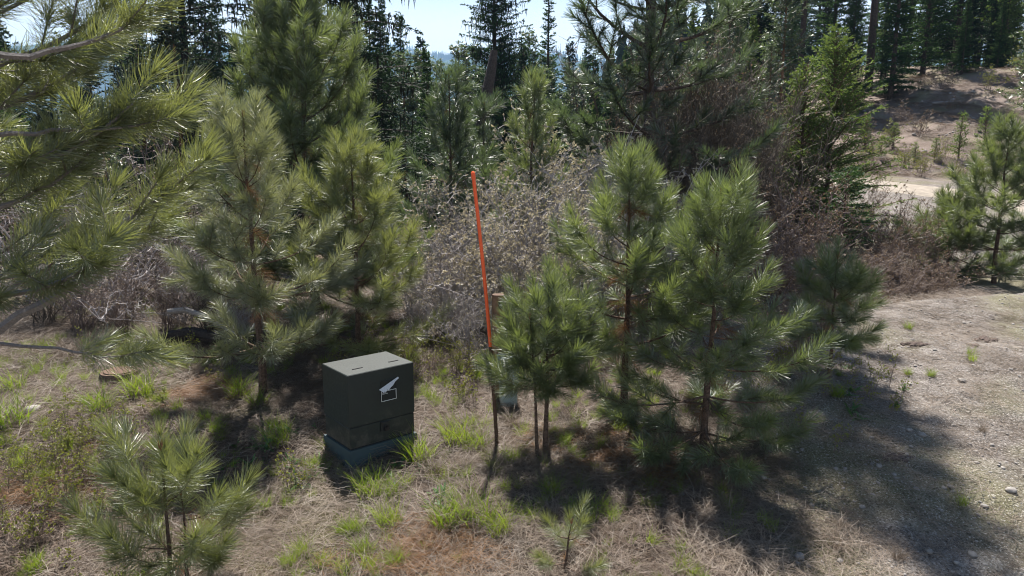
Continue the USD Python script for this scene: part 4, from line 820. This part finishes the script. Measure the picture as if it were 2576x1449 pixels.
# bright green tufts, one by one
TC = [klass(f'grass_tuft_kind_{k}') for k in range(3)]
for k, c in enumerate(TC):
    tag(usdkit.mesh(stage, f'{c.GetPath()}/blades', blades_mesh(520 + k, 140, (.07, .28), .0040, .085, (.85, 1.5), 0, .7), M['green_grass']).GetPrim(), kind='stuff')
    tag(usdkit.mesh(stage, f'{c.GetPath()}/dry_blades', blades_mesh(530 + k, 90, (.10, .30), .0038, .08, (.3, 1.2), 0, 1.3), M['dry_grass']).GetPrim(), kind='stuff')
TUFTS = [(355, 1000, 1.25, 'largest bright grass tuft above the lower left sapling'), (255, 1045, 1.1, 'bright grass tuft left of the largest one'), (25, 1085, 1.5, 'bright grass tuft at the left edge of the picture'), (40, 985, 1.0, 'grass tuft under the left pine boughs'),
         (600, 1000, 1.1, 'bright grass tuft at the foot of the pale pine'), (650, 1020, .8, 'small grass tuft on the right of the pale pine trunk'), (930, 1250, 1.0, 'bright grass tuft in the sun before the cabinet'), (985, 1250, .8, 'low grass tuft right of the one before the cabinet'),
         (1055, 1175, 1.15, 'tall bright grass tuft at the right corner of the cabinet'), (1150, 1130, 1.1, 'arching grass tuft right of the cabinet'), (1200, 1135, .9, 'pale grass tuft near the orange pole foot'), (1130, 1340, 1.1, 'bright grass tuft low in the centre'),
         (1200, 1330, 1.2, 'wide grass tuft below the orange pole'), (1255, 1360, .9, 'grass tuft right of the wide one'), (890, 1345, .65, 'small grass tuft below the sunny one'), (980, 1330, .9, 'loose grass tuft left of centre bottom'), (1330, 1330, .8, 'thin grass tuft left of the tiny seedling'),
         (915, 1410, .7, 'small bright tuft at the bottom edge'), (1480, 1330, .8, 'grass tuft in the shade right of the tiny seedling'), (1385, 1265, .9, 'shaded grass tuft above the tiny seedling'), (2342, 945, .5, 'small yellow-green tuft on the bare earth'), (2285, 935, .45, 'small green tuft on the bare earth left of the yellow one'),
         (2285, 828, .6, 'pale tuft at the top of the bare earth'), (2105, 1010, .8, 'grass tuft at the edge of the tree shade'), (700, 1125, 1.0, 'shaded grass clump left of the cabinet base'), (760, 1405, .6, 'tiny tuft right of the lower left sapling'), (1000, 1435, .6, 'tiny tuft at the bottom left of centre')]
for i, (px, py, sc, lab) in enumerate(TUFTS):
    x, y = at(px, py); copy(TC[i % 3], 'grass_tuft', lab, 'grass tuft', (x, y, float(gz(x, y)) - .005), i * 2.1, None, sc * (1.25 if px < 1300 else 1.0))
# gravel and stones on the bare earth
x, y, r = field(9000, 540, (0, 9), (3.2, 13)); k = r.random(len(x)) < .15 + .85 * gravelly(x, y); x, y = x[k], y[k]
s3 = (.005 + .022 * r.random((len(x), 1)) ** 4) * np.ones((1, 3))
spread('gravel', 'small pale stones strewn over the bare earth', 'gravel', 'pebble', x, y, s3, 541, .002, .3)
for i, (px, py, s, lab) in enumerate([(2420, 957, .042, 'rounded grey stone on the bare earth right of the yellow tuft'), (2318, 1108, .040, 'pale stone beside the tree shade on the bare earth'), (2285, 1098, .030, 'smaller pale stone left of its pair by the shade'), (2455, 1178, .026, 'small stone on the sunny earth at right'), (2540, 1260, .045, 'pale flat stone near the right edge'),
        (2475, 1283, .030, 'rounded stone below the right shadow streak'), (2010, 1405, .042, 'pale stone in the deep shade at lower right'), (1920, 1215, .03, 'stone in the shade below the sweeping boughs'), (84, 1045, .085, 'dark rock beside the left grass tuft'), (1520, 1385, .035, 'small white stone near the bottom centre'), (2445, 1410, .035, 'stone at the lower right')]):
    x, y = at(px, py); t = copy(G['pebble'][i % 4], 'stone', lab, 'stone', (x, y, float(gz(x, y)) + s * .2), i * 1.7, None, s)
for i, (px, py, s, lab) in enumerate([(2310, 868, .13, 'dark clod of dug soil on the bare earth, left one'), (2480, 850, .16, 'dark clod of dug soil on the bare earth, right one'), (2455, 872, .09, 'small dark clod below the right soil heap'), (2255, 1165, .11, 'dark soil clod at the edge of the shade')]):
    x, y = at(px, py); copy(G['clod'][i % 3], 'soil_clod', lab, 'soil clod', (x, y, float(gz(x, y)) - s * .06), i * 1.1, None, (s * 1.5, s, s * .9))

# thin blue air
hz = trimesh.creation.box((12400, 9600, 760)); hz.apply_translation((0, 4000, 290))
HM = usdkit.material(stage, '/World/Looks/haze', {'v': ('principled_volume', dict(color=(.42, .68, 1.0), density=HAZE, anisotropy=.2))}, [], volume='v.volume')
if HAZE > 0: tag(usdkit.mesh(stage, '/World/haze', hz, HM).GetPrim(), 'thin blue air between here and the ridge', 'haze', None, 'stuff')
